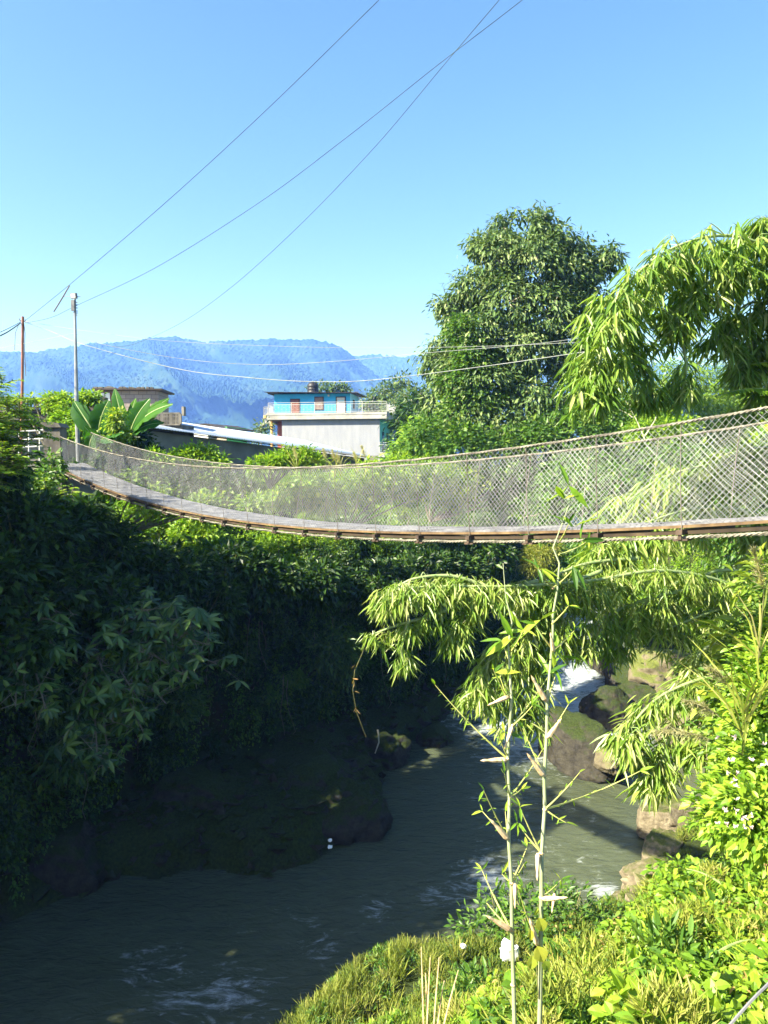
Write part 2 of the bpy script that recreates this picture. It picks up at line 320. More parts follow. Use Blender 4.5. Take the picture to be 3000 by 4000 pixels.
# ---------------------------------------------------------------- river
def watermat():
    m, n, b = newmat('river_water'); a = n.nodes.new('ShaderNodeAttribute'); a.attribute_name = 'foam'
    co = n.nodes.new('ShaderNodeTexCoord')
    t = noise(n, 1.1, 9, .72, stretch=(.6, 1.15, 1, -.65)); t.inputs['Distortion'].default_value = 2.4
    t2 = noise(n, 5, 8, .75, stretch=(.4, 1.2, 1, -.65)); t2.inputs['Distortion'].default_value = .8
    mu = n.nodes.new('ShaderNodeMath'); mu.operation = 'MULTIPLY_ADD'; n.links.new(t2.outputs[0], mu.inputs[0]); mu.inputs[1].default_value = .6; n.links.new(t.outputs[0], mu.inputs[2])
    ad = n.nodes.new('ShaderNodeMath'); ad.operation = 'ADD'; n.links.new(mu.outputs[0], ad.inputs[0]); n.links.new(a.outputs['Fac'], ad.inputs[1])
    mr = n.nodes.new('ShaderNodeMapRange'); mr.inputs['From Min'].default_value = 1.0; mr.inputs['From Max'].default_value = 1.45; n.links.new(ad.outputs[0], mr.inputs[0])
    r = ramp(n, [(0, (.040, .050, .030)), (1, (.090, .106, .060))]); n.links.new(t.outputs[0], r.inputs[0])
    mx = n.nodes.new('ShaderNodeMix'); mx.data_type = 'RGBA'; n.links.new(mr.outputs[0], mx.inputs['Factor']); n.links.new(r.outputs[0], mx.inputs['A']); mx.inputs['B'].default_value = (.58, .64, .70, 1)
    n.links.new(mx.outputs['Result'], b.inputs['Base Color']); b.inputs['IOR'].default_value = 1.33; b.inputs['Specular IOR Level'].default_value = .5
    mr2 = n.nodes.new('ShaderNodeMapRange'); n.links.new(mr.outputs[0], mr2.inputs[0]); mr2.inputs['To Min'].default_value = .12; mr2.inputs['To Max'].default_value = .7; n.links.new(mr2.outputs[0], b.inputs['Roughness'])
    bp = n.nodes.new('ShaderNodeBump'); bp.inputs['Strength'].default_value = .7; bp.inputs['Distance'].default_value = .14
    t3 = noise(n, 3.4, 7, .62, stretch=(.5, 1.2, 1, -.65)); t3.inputs['Distortion'].default_value = .6; n.links.new(t3.outputs[0], bp.inputs['Height']); n.links.new(bp.outputs[0], b.inputs['Normal'])
    return m
def river():
    xs = spaced(-13, 18, .14, 160, 1.2); ys = spaced(10, 58, .14, 260, 1.2)
    X, Y = np.meshgrid(xs, ys, indexing='ij')
    rap = np.zeros_like(X)
    for (px, py, rx, s) in [(2120, 2450, 3.0, .62), (2180, 2560, 3.0, .62), (2200, 2650, 2.6, .58), (2130, 2760, 2.2, .55), (2030, 2830, 2.0, .42), (2360, 2840, 1.3, .75), (2300, 2780, 1.0, .6), (2200, 2350, 4.0, .5), (1850, 2800, 1.5, .2), (1950, 2860, 1.2, .25)]:
        g = G(px, py); rap = np.maximum(rap, s * np.exp(-(((X - g.x) ** 2 + ((Y - g.y) * .6) ** 2) / (rx * rx)) * .8))
    for (px, py, rx, s) in [(1900, 3420, 1.1, .26), (1500, 3560, 1.0, .26), (1250, 3660, 1.1, .24), (900, 3640, 1.1, .15), (1150, 3560, .9, .2), (600, 3760, 1.2, .12), (2380, 3490, .5, .3), (900, 3850, 1.2, .15), (700, 3930, 1, .12), (1700, 3500, 1.2, .14), (300, 3900, 1.5, .1)]:
        g = G(px, py); rap = np.maximum(rap, s * np.exp(-(((X - g.x) ** 2 + (Y - g.y) ** 2) / (rx * rx))))
    Z = -12.0 + fbm2(X, Y * .7, .9, 4, 3) * (.04 + .28 * rap) + fbm2(X, Y, 4, 2, 8) * .03 + np.clip((Y - 31) / 20, 0, 1) * .5
    nx, ny = X.shape; idx = np.arange(nx * ny).reshape(nx, ny); f = np.stack([idx[:-1, :-1], idx[1:, :-1], idx[1:, 1:], idx[:-1, 1:]], -1).reshape(-1, 4)
    foam = rap + np.clip(-fbm2(X, Y, 5, 3, 30), -.05, .1)
    Vv = np.stack([X, Y, Z], -1).reshape(-1, 3); keep = inside(X, Y, [(p[0] - 3, p[1]) for p in Lp] + [(p[0] + 3.5, p[1] - 1) for p in Rp[::-1]])
    kf = keep[:-1, :-1].reshape(-1)
    return npmesh('river', Vv, f[kf], 4, watermat(), attrs={'foam': foam.reshape(-1)}, smooth=True)
tag(river(), kind='structure')
# ---------------------------------------------------------------- mountains
def hills(name, sky_pts, r0, r1, seed, rows, step, mat, base_py=1830, amp=1.0):
    px = np.arange(-500, 3500, step, dtype=float); sp = np.array(sky_pts, float); top = np.interp(px, sp[:, 0], sp[:, 1])
    top = np.convolve(np.pad(top, 12, 'edge'), np.ones(25) / 25, 'valid') if step <= 5 else top
    t = np.linspace(0, 1, rows); PX, T = np.meshgrid(px, t, indexing='ij'); TOP = np.repeat(top[:, None], rows, 1)
    az = np.arctan((PX - 1500) / F_PX)
    rr = r0 + (r1 - r0) * T
    ridge = 1 - np.abs(fbm(np.stack([PX / 420 + T * 1.1, T * 1.2, np.zeros_like(T)], -1), 3, seed)) * 2.2
    el_top = (HORIZON - TOP) / F_PX; el_b = (HORIZON - base_py) / F_PX
    prof = T ** .85; el = el_b + (el_top - el_b) * prof
    rr = rr + (-ridge * .5) * (r1 - r0) * .85 * amp * np.sin(np.clip(T, 0, 1) * math.pi) ** .7
    hd = rr / np.cos(az) * 1.0; X = hd * np.sin(az); Y = hd * np.cos(az); Z = Y * el
    e = (r1 / 2500.0)
    q = np.stack([X / (17 * e), Y / (17 * e), Z / (17 * e)], -1); cr = np.abs(vn(q, seed + 3)); cr2 = vn(q * 2.3, seed + 5)
    Z = Z + (1 - cr) * 11 * e + cr2 * 4.5 * e + fbm(q / 12, 3, seed + 9) * 26 * e * np.sin(T * math.pi)
    # back side
    Xb, Yb, Zb = X[:, -1:] * 1.25, Y[:, -1:] * 1.25, np.full((len(px), 1), -20.0)
    X = np.concatenate([X, Xb], 1); Y = np.concatenate([Y, Yb], 1); Z = np.concatenate([Z, Zb], 1)
    nx, ny = X.shape; idx = np.arange(nx * ny).reshape(nx, ny); f = np.stack([idx[:-1, :-1], idx[1:, :-1], idx[1:, 1:], idx[:-1, 1:]], -1).reshape(-1, 4)
    return tag(npmesh(name, np.stack([X, Y, Z], -1).reshape(-1, 3), f, 4, mat, smooth=False), kind='structure')
def forestmat():
    m, n, b = newmat('forest'); t = noise(n, .006, 6, .6); t2 = noise(n, .05, 4, .7)
    r = ramp(n, [(.3, (.006, .018, .014)), (.55, (.018, .042, .022)), (.8, (.045, .07, .036))]); ad = n.nodes.new('ShaderNodeMath'); ad.operation = 'MULTIPLY_ADD'; n.links.new(t2.outputs[0], ad.inputs[0]); ad.inputs[1].default_value = .6
    n.links.new(t.outputs[0], ad.inputs[2]); sb = n.nodes.new('ShaderNodeMath'); sb.operation = 'SUBTRACT'; n.links.new(ad.outputs[0], sb.inputs[0]); sb.inputs[1].default_value = .28
    n.links.new(sb.outputs[0], r.inputs[0]); n.links.new(r.outputs[0], b.inputs['Base Color']); b.inputs['Roughness'].default_value = 1; b.inputs['Specular IOR Level'].default_value = .05; return m
M['forest'] = forestmat()
hills('near_mountain', [(-500, 1420), (0, 1388), (130, 1392), (250, 1378), (300, 1368), (350, 1358), (420, 1356), (480, 1352), (560, 1345), (620, 1333), (680, 1330), (740, 1337), (790, 1352), (850, 1350), (900, 1350), (960, 1346), (1060, 1342), (1130, 1343), (1200, 1342), (1280, 1348), (1320, 1362), (1370, 1395), (1420, 1440), (1500, 1500), (1650, 1580), (1900, 1660), (2400, 1700), (3500, 1720)], 1300, 2300, 4, 220, 4, M['forest'])
hills('far_mountain', [(-500, 1500), (1000, 1470), (1300, 1412), (1400, 1404), (1450, 1398), (1480, 1394), (1510, 1402), (1550, 1410), (1600, 1409), (1650, 1404), (1800, 1412), (2100, 1440), (2500, 1430), (3000, 1450), (3500, 1460)], 2400, 3200, 14, 150, 5, M['forest'])
# ---------------------------------------------------------------- leaves
def _t(vs, fs): return np.array(vs, float), fs
TM = {
    'diamond': _t([(0, 0, 0), (.42, .5, .10), (1, 0, -.06), (.42, -.5, .10)], [(0, 3, 2), (0, 2, 1)]),
    'oval': _t([(0, 0, 0), (.18, .34, .05), (.5, .5, .08), (.8, .27, .0), (1, 0, -.14), (.8, -.27, .0), (.5, -.5, .08), (.18, -.34, .05), (.5, 0, -.03)], [(0, 8, 2, 1), (8, 4, 3, 2), (0, 7, 6, 8), (8, 6, 5, 4)]),
    'blade': _t([(0, 0, 0), (.25, .42, .03), (.25, -.42, .03), (.6, .46, -.02), (.6, -.46, -.02), (1, 0, -.14), (.28, 0, -.01), (.6, 0, -.06)], [(0, 6, 1), (0, 2, 6), (6, 7, 3, 1), (6, 2, 4, 7), (7, 5, 3), (7, 4, 5)]),
    'strip': _t([(0, .5, 0), (0, -.5, 0), (.35, .5, .06), (.35, -.5, .06), (.7, .4, .0), (.7, -.4, .0), (1, 0, -.16)], [(0, 1, 3, 2), (2, 3, 5, 4), (4, 5, 6)]),
}
def norm(a): return a / np.maximum(np.linalg.norm(a, axis=-1, keepdims=True), 1e-9)
def leaves(name, pos, axis, up, ln, wd, mat, tmpl='diamond', parent=None, tint=None):
    tv, tf = TM[tmpl]; N = len(pos); ax = norm(axis); y = norm(np.cross(up, ax)); z = np.cross(ax, y)
    ln = np.broadcast_to(ln, (N,)); wd = np.broadcast_to(wd, (N,))
    V = pos[:, None, :] + tv[None, :, 0:1] * ln[:, None, None] * ax[:, None, :] + tv[None, :, 1:2] * wd[:, None, None] * y[:, None, :] + tv[None, :, 2:3] * ln[:, None, None] * z[:, None, :]
    k = len(tv); flat = np.array([i for f in tf for i in f]); cnt = np.array([len(f) for f in tf])
    F = (np.arange(N)[:, None] * k + flat[None, :]).ravel(); CN = np.tile(cnt, N)
    if tint is None: tint = rng.random(N)
    return npmesh(name, V.reshape(-1, 3), F, CN, mat, parent, {'tint': np.repeat(np.clip(tint, 0, 1), k)})
def rv(n): return norm(rng.normal(size=(n, 3)))
def clumps(cen, out, k, spread, ln, droop=.3, upw=.8, jit=.6, lv=.35, flat=.6, coh=.35):
    """k leaves round each clump centre -> arrays pos, axis, up, len, tint"""
    n = len(cen); cc = np.repeat(cen, k, 0); oo = np.repeat(out, k, 0); N = n * k
    off = rng.normal(size=(N, 3)) * np.array([1, 1, flat]) * (np.repeat(spread, k)[:, None] if hasattr(spread, '__len__') else spread)
    pos = cc + off; ax = norm(oo * .6 + norm(off) * .7 + rv(N) * jit + np.array([0, 0, -droop]))
    up = norm(oo * (1 - upw) + np.array([0, 0, upw]) + rv(N) * .55)
    L = ln * (1 + lv * rng.normal(size=N)).clip(.45, 1.8); ti = np.repeat(rng.random(n), k) * coh + rng.random(N) * (1 - coh)
    return pos, ax, up, L, ti
def cat(*gs): return [np.concatenate(a) for a in zip(*gs)]
def lobes_pts(lobes, n, lo=.55, seed=None):
    lb = np.array([l[:3] for l in lobes], float); rr = np.array([[l[3]] * 3 if not hasattr(l[3], '__len__') else l[3] for l in lobes], float)
    p = (rr.prod(1)) ** (2 / 3); i = rng.choice(len(lb), n, p=p / p.sum()); d = rv(n); q = lo + (1 - lo) * rng.random(n) ** .5
    c = lb[i] + d * rr[i] * q[:, None]
    ins = np.zeros(n, bool)
    for k in range(len(lb)):
        ins |= (np.arange(n) >= 0) & (i != k) & (np.linalg.norm((c - lb[k]) / rr[k], axis=1) < .6)
    return c[~ins], d[~ins]
def local_shrub(kind, n_cl, k, ln, mat, rad=1.0, tmpl='diamond', wr=.45, droop=.3, lob=None, seed=0, spread=.1, stems=6, smat='stem'):
    """shrub at the origin, radius ~ rad"""
    o = empty(kind)
    lobs = lob or [(0, 0, rad * .55, (rad * .8, rad * .8, rad * .6))] + [(math.cos(a) * rad * .5, math.sin(a) * rad * .5, rad * random.uniform(.3, .9), rad * random.uniform(.35, .6)) for a in [random.uniform(0, 6.28) for _ in range(6)]]
    c, d = lobes_pts(lobs, n_cl, .5); p, ax, up, L, ti = clumps(c, d, k, spread * rad, ln, droop)
    leaves('foliage', p, ax, up, L, L * wr, M[mat], tmpl, o, ti)
    m = MB()
    for s in range(stems):
        a = random.uniform(0, 6.28); q = random.uniform(.3, .75) * rad; h = random.uniform(.6, 1.1) * rad
        m.tube([(0, 0, -.25 * rad), (math.cos(a) * q * .4, math.sin(a) * q * .4, h * .45), (math.cos(a) * q, math.sin(a) * q, h)], [.03 * rad, .02 * rad, .008 * rad], 5)
    m.build('stem', M[smat], o); return o
def place(proto, pts, label, catg, group, first=[None]):
    """pts: list (x,y,z,scale)"""
    out = []
    for i, (x, y, z, s) in enumerate(pts):
        o = copy_tree(proto); o.location = (x, y, z); o.scale = (s, s, s * random.uniform(.85, 1.15)); o.rotation_euler = (random.uniform(-.15, .15), random.uniform(-.15, .15), random.uniform(0, 6.28))
        tag(o, label, catg, group); out.append(o)
    return out
def discard(o):
    for ch in list(o.children): bpy.data.objects.remove(ch)
    bpy.data.objects.remove(o)
# ================================================================ BRIDGE
i_n = 30
def bx(i):
    """near edge deck line at index i (1 m spacing) in plan"""
    Z = 7.54 * (1 + .1006 * i); X = 7.54 / F_PX * (1175 - 241.9 * i)
    return X, Z
_p0 = Vector(bx(0)); _p1 = Vector(bx(20)); _u = (_p1 - _p0) / 20; SP = _u.length; U2 = _u.normalized(); N2 = Vector((-U2.y, U2.x))
if N2.y < 0: N2 = -N2
def zd(i): return -1.22 + .0067 * (i - 9) ** 2
def B(i, off, h): # point on bridge
    p = _p0 + _u * i + N2 * off; return Vector((p.x, p.y, zd(i) + h))
br = empty('suspension_footbridge', B(9, .5, 0))
tag(br, 'long sagging steel cable footbridge with wire mesh sides across the gorge', 'bridge')
def bpart(mb, name, mat, smooth=False):
    o = mb.build(name, mat, None, smooth); o.data.transform(Matrix.Translation(-br.location)); o.parent = br; return o
I0, I1 = -6, 22; WD = 1.06
fi = np.arange(I0, I1 + .01, .5)
def rope(off, h, r, i0=I0, i1=I1):
    m = MB(); ii = np.arange(i0, i1, .02)
    # two twisted strands
    for s in (0, math.pi):
        m.tube([B(i, off, h) + Vector((N2.x, N2.y, 0)) * math.cos(i * 55 + s) * r * .45 + Vector((0, 0, 1)) * math.sin(i * 55 + s) * r * .45 for i in ii], r * .66, 4)
    return m
for off in (-.12, WD + .22): bpart(rope(off, 1.07, .017), 'handrail_cable', M['cable'])
for off in (-.02, WD + .02): bpart(rope(off, -.13, .02), 'main_cable', M['cable'])
# deck: thin longitudinal flats with cross ribs
m = MB()
for k in range(15):
    o = WD * (k + .2) / 15.0
    for a in np.arange(I0, I1, .5):
        p = [B(a, o, 0), B(a, o + .044, 0), B(a + .5, o + .044, 0), B(a + .5, o, 0)]; m.prism(p, (0, 0, .012 + .012 * random.random()))
for a in np.arange(I0, I1, .12): m.prism([B(a, 0, -.006), B(a + .012, 0, -.006), B(a + .012, WD, -.006), B(a, WD, -.006)], (0, 0, -.015))
bpart(m, 'deck', M['deck'])
for off, s in ((-.03, 1), (WD + .0, 1)):
    m = MB()
    for a in np.arange(I0, I1, .5): m.prism([B(a, off, -.03), B(a, off + .03, -.03), B(a + .5, off + .03, -.03), B(a + .5, off, -.03)], (0, 0, .03))
    bpart(m, 'edge_rail', M['rust'])
m = MB()
for a in np.arange(I0, I1, .5): m.prism([B(a, .005, -.1), B(a, .045, -.1), B(a + .5, .045, -.1), B(a + .5, .005, -.1)], (0, 0, .045))
bpart(m, 'side_beam', M['side_beam'])
for i in range(I0, I1 + 1):
    m = MB(); a0, a1 = i - .035, i + .035
    m.prism([B(a0, -.1, -.1), B(a1, -.1, -.1), B(a1, WD + .1, -.1), B(a0, WD + .1, -.1)], (0, 0, .055))
    m.prism([B(i - .08, -.07, -.165), B(i + .08, -.07, -.165), B(i + .08, .03, -.165), B(i - .08, .03, -.165)], (0, 0, .02))
    m.prism([B(i - .02, -.085, -.15), B(i + .02, -.085, -.15), B(i + .02, -.075, -.15), B(i - .02, -.075, -.15)], (0, 0, .05))
    bpart(m, 'crossbeam', M['dark_steel'])
    for off, o2 in ((-.04, -.12), (WD + .04, WD + .22)):
        bpart(MB().tube([B(i, off, -.08), B(i + .01, (off + o2) / 2, .5), B(i, o2, 1.07)], .005, 5), 'hanger', M['hanger'])
# wire mesh sides
def chain(off0, off1):
    m = MB(); s = .075; h1 = 1.05; n = 7
    for d in (1, -1):
        for k in np.arange(I0 - 1.1, I1 + 1.1, s):
            pts = []
            for q in range(n + 1):
                t = q / n; i = k + d * (t - .5) * h1 * 1.0
                if I0 <= i <= I1:
                    wob = .006 * math.sin(k * 13 + q * 2.1) + .03 * math.sin(i * 1.9 + t * 2.5) * math.sin(math.pi * t) + .012 * math.sin(i * 7.3); pts.append(B(i + wob, off0 + (off1 - off0) * t + wob * .7 + (.004 if d > 0 else 0), .02 + h1 * t))
            if len(pts) > 1: m.tube(pts, .0018, 3, False)
    return m
bpart(chain(-.04, -.12), 'wire_mesh', M['mesh_wire']); bpart(chain(WD + .04, WD + .22), 'wire_mesh', M['mesh_wire'])
# anchorage blocks at both ends
def block_at(i, name, w=.9, h=2.2):
    ang = math.atan2(U2.y, U2.x)
    m = MB(); p = B(i, WD / 2, 0); Mx = Matrix.Translation(p) @ Matrix.Rotation(ang, 4, 'Z')
    m.box(-.2, 1.6, -.75, .75, -3.2, -.16, Mx); return bpart(m, name, M['concrete'])
block_at(I1 - .1, 'abutment')
mB = MB(); p = B(I0 - 1.0, WD / 2, 0); Mx = Matrix.Translation(p) @ Matrix.Rotation(math.atan2(U2.y, U2.x), 4, 'Z'); mB.box(-1.8, .7, -1.4, 1.4, -3.2, -.16, Mx); bpart(mB, 'abutment', M['concrete'])
# ================================================================ left bank structures
def frame_at(px, py, d, rz): return Matrix.Translation(P(px, py, d)) @ Matrix.Rotation(rz, 4, 'Z')
def zpx(py, d): return (HORIZON - py) / F_PX * d  # approx world height of a pixel row at depth d
# gate pillar beside bridge end
gp = empty('gate_pillar', P(222, 1900, 23.4)); z0 = gp.location.z
tag(gp, 'weathered stone pillar with a sloping cap at the left end of the footbridge', 'pillar')
m = MB(); m.box(-.27, .27, -.25, .25, -1.0, zpx(1672, 23.4) - z0); m.build('shaft', M['old_concrete'], gp)
m = MB(); zt = zpx(1672, 23.4) - z0; m.prism([(-.34, -.32, zt), (.34, -.32, zt), (.24, -.32, zt + .14), (-.28, -.32, zt + .2)], (0, .64, 0)); m.build('cap', M['old_concrete'], gp)
# approach fence (white pipe rail) left of pillar
af = empty('pipe_railing', P(120, 1760, 26)); tag(af, 'white pipe railing behind the stone pillar at the left bank', 'railing')
m = MB()
for yy in (1683, 1716, 1745): m.tube([P(70, yy + 4, 26) - af.location, P(185, yy - 4, 26) - af.location], .03, 6)
m.build('rail', M['white_paint'], af)
for xx in (75, 113, 155): MB().tube([P(xx, 1683, 26) - af.location, P(xx, 1800, 26) - af.location], .03, 6).build('post', M['white_paint'], af)
# left old building with pierced block parapet
ob = empty('old_flat_roof_building', P(200, 1750, 32), R(8)); tag(ob, 'weathered flat roofed concrete building behind vines at far left', 'building')
k = 32 / F_PX
def oz(py): return zpx(py, 32) - ob.location.z
def ox(px): return (px - 200) * k
m = MB(); m.box(ox(-260), ox(365), .3, 7, oz(1900), oz(1660)); m.build('wall', M['concrete'], ob)
m = MB(); m.box(ox(-280), ox(380), -.3, 7.3, oz(1652), oz(1625)); m.build('roof_slab', M['old_concrete'], ob)
def pierced(mb, x0, x1, z0, z1, y, nx, nz, t=.08, bar=.03):
    """decorative pierced parapet: frame plus lattice"""
    mb.box(x0, x1, y, y + t, z0, z0 + .06); mb.box(x0, x1, y, y + t, z1 - .07, z1)
    for i in range(nx + 1):
        x = x0 + (x1 - x0) * i / nx; w_ = bar * (2.2 if i % 6 == 0 else .8); mb.box(x - w_, x + w_, y + .005, y + t - .005, z0 + .06, z1 - .07)
    for j in range(1, nz):
        z = z0 + (z1 - z0) * j / nz; mb.box(x0, x1, y + .012, y + t - .012, z - bar * .7, z + bar * .7)
m = MB(); pierced(m, ox(-260), ox(360), oz(1612), oz(1556), 0, 54, 3); m.box(ox(-262), ox(362), .12, .2, oz(1625), oz(1600)); m.build('parapet', M['old_concrete'], ob)
m = MB()
hx, hz = ox(135), oz(1668)
for a in range(-3, 4):
    for b_ in range(-1, 2):
        cx, cz = hx + a * .30, hz + b_ * .26 + (a % 2) * .13
        pts = [(cx + .17 * math.cos(R(60 * q)), .28, cz + .15 * math.sin(R(60 * q))) for q in range(6)]
        for q in range(6): m.tube([pts[q], pts[(q + 1) % 6]], .018, 4)
m.build('hexagon_grille', M['dark_frame'], ob)
m = MB(); m.box(ox(350), ox(412), -.1, .3, oz(1640), oz(1552)); m.box(ox(346), ox(368), -.14, .34, oz(1660), oz(1548)); m.build('corner_pier', M['old_concrete'], ob)
# rooftop block room
rb = empty('block_rooftop_room', P(510, 1640, 36), R(3)); tag(rb, 'bare concrete block room with stones holding down its tin roof', 'building')
k2 = 36 / F_PX
def rz_(py): return zpx(py, 36) - rb.location.z
def rx_(px): return (px - 510) * k2
m = MB(); m.box(rx_(380), rx_(620), 0, 2, rz_(1700), rz_(1528)); m.build('wall', M['block'], rb)
m = MB(); m.box(rx_(372), rx_(640), -.3, 2.3, rz_(1527), rz_(1521)); m.build('roof', M['dark_frame'], rb)
for q in range(13):
    x = rx_(385 + q * 18 + random.uniform(-4, 4)); zt = rz_(1521); w_ = random.uniform(.07, .13)
    o = MB().prism([(x - w_, -.2, zt), (x + w_, -.2, zt), (x + w_ * .8, -.2, zt + random.uniform(.05, .11)), (x - w_ * .7, -.2, zt + random.uniform(.06, .12))], (0, .25, 0)).build('stone', M['old_concrete'], rb)
m = MB(); m.box(rx_(390), rx_(440), -.05, .02, rz_(1600), rz_(1532)); wf = m.build('window', M['wood'], rb)
MB().box(rx_(395), rx_(414), -.08, -.055, rz_(1595), rz_(1537)).box(rx_(417), rx_(435), -.08, -.055, rz_(1595), rz_(1537)).build('pane', M['lamp_glass'], wf)
# stained balustrade building behind bananas
sb = empty('stained_parapet_building', P(630, 1680, 34), R(-6)); tag(sb, 'blackened concrete parapet block right of the banana plants', 'building')
k3 = 34 / F_PX
def sz(py): return zpx(py, 34) - sb.location.z
def sx(px): return (px - 630) * k3
m = MB(); m.box(sx(520), sx(712), .1, 1.6, sz(1780), sz(1660)); m.build('wall', M['old_concrete'], sb)
m = MB(); pierced(m, sx(560), sx(706), sz(1662), sz(1612), 0, 24, 3, .1, .03); m.box(sx(560), sx(706), .14, .2, sz(1662), sz(1616)); m.build('parapet', M['old_concrete'], sb)
m = MB(); m.box(sx(684), sx(694), .9, 1.15, sz(1620), sz(1584)); m.build('column_stub', M['concrete'], sb)
# long shed
sh = empty('long_tin_roof_shed', P(560, 1750, 33)); tag(sh, 'long low grey shed with a shiny corrugated tin roof in front of the blue house', 'shed')
A_ = P(545, 1663, 31); B_ = P(1452, 1783, 44); ax2 = Vector((B_.x - A_.x, B_.y - A_.y, 0)); Ls = ax2.length; ax2.normalize(); back = Vector((-ax2.y, ax2.x, 0))
if back.y < 0: back = -back
def S(t, b_, h): # t along 0..1, b_ back metres, h above eave line
    return A_.lerp(B_, t) + back * b_ + Vector((0, 0, h)) - sh.location
m = MB()
def wallq(m, t0, t1, b0, b1, top=-.12, bot=-4.5):
    p = [S(t0, b0, top), S(t1, b0, top), S(t1, b1, top), S(t0, b1, top)]; z = bot
    q = [Vector((v.x, v.y, -5 - sh.location.z)) for v in p]; b = len(m.v); m.v += [tuple(v) for v in p + q]
    for f in ((0, 1, 5, 4), (1, 2, 6, 5), (2, 3, 7, 6), (3, 0, 4, 7), (0, 3, 2, 1)): m.f.append(tuple(b + i for i in f))
wallq(m, .008, .99, .45, 5.6); m.build('wall', M['shed_wall'], sh)
n = int(Ls / .038); t = np.linspace(0, 1, n); V = []; 
for j, b_ in enumerate((0, 3.0, 6.0)):
    for q in t: 
        v = S(q, b_, .19 * b_ + .018 * math.sin(q * Ls / .152 * 2 * math.pi)); V.append(tuple(v))
V = np.array(V); idx = np.arange(3 * n).reshape(3, n); f = np.stack([idx[:-1, :-1], idx[:-1, 1:], idx[1:, 1:], idx[1:, :-1]], -1).reshape(-1, 4)
ro = npmesh('corrugated_roof', V, f, 4, M['tin'], sh, smooth=True); ro.modifiers.new('s', 'SOLIDIFY').thickness = .012
m = MB()
for q in np.linspace(.03, .97, 9): 
    a = S(q, .08, -.10); m.tube([a, S(q, .5, -.03)], .035, 4)
m.tube([S(.005, .12, -.06), S(.995, .12, -.06)], .03, 4); m.build('rafter', M['dark_frame'], sh)
# small white-green house
wh = empty('small_white_house', P(800, 1700, 55), R(-20)); tag(wh, 'small white and green house peeking over the tin shed roof', 'house')
k4 = 55 / F_PX
def wz(py): return zpx(py, 55) - wh.location.z
def wx(px): return (px - 800) * k4
m = MB(); m.box(wx(720), wx(815), 0, 3.5, wz(1760), wz(1657)); m.build('wall', M['white_paint'], wh)
m = MB(); m.box(wx(815) + .003, wx(885), .5, 3.5, wz(1760), wz(1668)); m.build('side_wall', M['lime_paint'], wh)
m = MB(); m.box(wx(817), wx(883), .46, .5, wz(1720), wz(1684)); m.build('brick_panel', M['brick'], wh)
m = MB(); m.prism([(wx(705), -.4, wz(1657)), (wx(820), -.4, wz(1656)), (wx(905), -.4, wz(1676)), (wx(905), -.4, wz(1680)), (wx(820), -.4, wz(1660)), (wx(705), -.4, wz(1660))], (0, 4.5, 0)); m.build('roof', M['dark_frame'], wh)
m = MB(); m.box(wx(842), wx(858), .40, .45, wz(1694), wz(1678)); wi = m.build('window', M['white_paint'], wh); MB().box(wx(844), wx(849), .38, .40, wz(1693), wz(1680)).box(wx(851), wx(856), .38, .40, wz(1693), wz(1680)).build('pane', M['glass_dark'], wi)
# ---------------------------------------------------------------- blue rooftop house
HD = 85.0; kk = HD / F_PX; ROT = R(-10)
ho = empty('blue_rooftop_house', P(1483, 1800, HD), ROT); tag(ho, 'two storey grey house with a bright blue rooftop room and white balcony railings', 'house')
ho.location.z = 0.0
def X(px): return (px - 1483) * kk / math.cos(ROT)
def Zp(py): return (HORIZON - py) * kk
m = MB(); m.box(X(1093), X(1483), 0, 9, -5.5, Zp(1638)); m.build('grey_wall', M['grey_plaster'], ho)
m = MB(); m.box(X(1483), X(1483) + .012, .15, 8.9, -5.5, Zp(1638)); m.build('green_side_wall', M['green_paint'], ho)
m = MB(); m.box(X(1036), X(1513), -.5, 10.6, Zp(1637), Zp(1620)); m.box(X(1036) - .04, X(1513) + .04, -.54, 10.64, Zp(1620), Zp(1612)); m.build('terrace_slab', M['slab_white'], ho)
m = MB(); m.box(X(1483) + .02, X(1512), -.25, 9.4, Zp(1786), Zp(1766)); m.build('balcony_slab', M['slab_white'], ho)
m = MB(); m.box(X(1048), X(1358), 1.3, 6.0, Zp(1612), Zp(1532)); m.build('rooftop_room', M['blue_paint'], ho)
m = MB(); m.box(X(1358) , X(1358) + .05, 1.3, 6.0, Zp(1611), Zp(1532)); m.build('room_side_wall', M['lightblue_paint'], ho)
m = MB(); zr = Zp(1529); m.prism([(X(1018), .35, zr + .15), (X(1392), .35, zr - .10), (X(1392), .35, zr - .14), (X(1018), .35, zr + .11)], (0, 6.4, 0))
for q in range(1030, 1390, 52): m.box(X(q), X(q) + .1, .5, 6.5, zr - .12, zr + .0)
m.build('roof', M['dark_frame'], ho)
def door(px0, px1, y0, y1, name, mat, y=1.3, inner=None):
    f = MB().box(X(px0), X(px1), y - .08, y - .002, Zp(y1), Zp(y0)).build(name, M['dark_frame'], ho)
    MB().box(X(px0) + .12, X(px1) - .12, y - .11, y - .085, Zp(y1) + (.0 if 'door' in name else .12), Zp(y0) - .12).build('panel' if 'door' in name else 'shutter', mat, f); return f
door(1115, 1155, 1551, 1611, 'door', M['wood'])
wdn = door(1214, 1252, 1544, 1598, 'window', M['wood'])
m = MB()
for q in range(9): m.box(X(1218), X(1248), 1.165, 1.185, Zp(1592) + q * .155, Zp(1592) + q * .155 + .05)
m.build('louvre', M['slab_white'], wdn)
wd_ = door(1301, 1341, 1545, 1611, 'door', M['white_paint'])
m = MB()
for q in range(4): m.box(X(1309), X(1334), 1.165, 1.187, Zp(1605) + q * .42, Zp(1605) + q * .42 + .08)
m.build('door_stripe', M['lightblue_paint'], wd_)
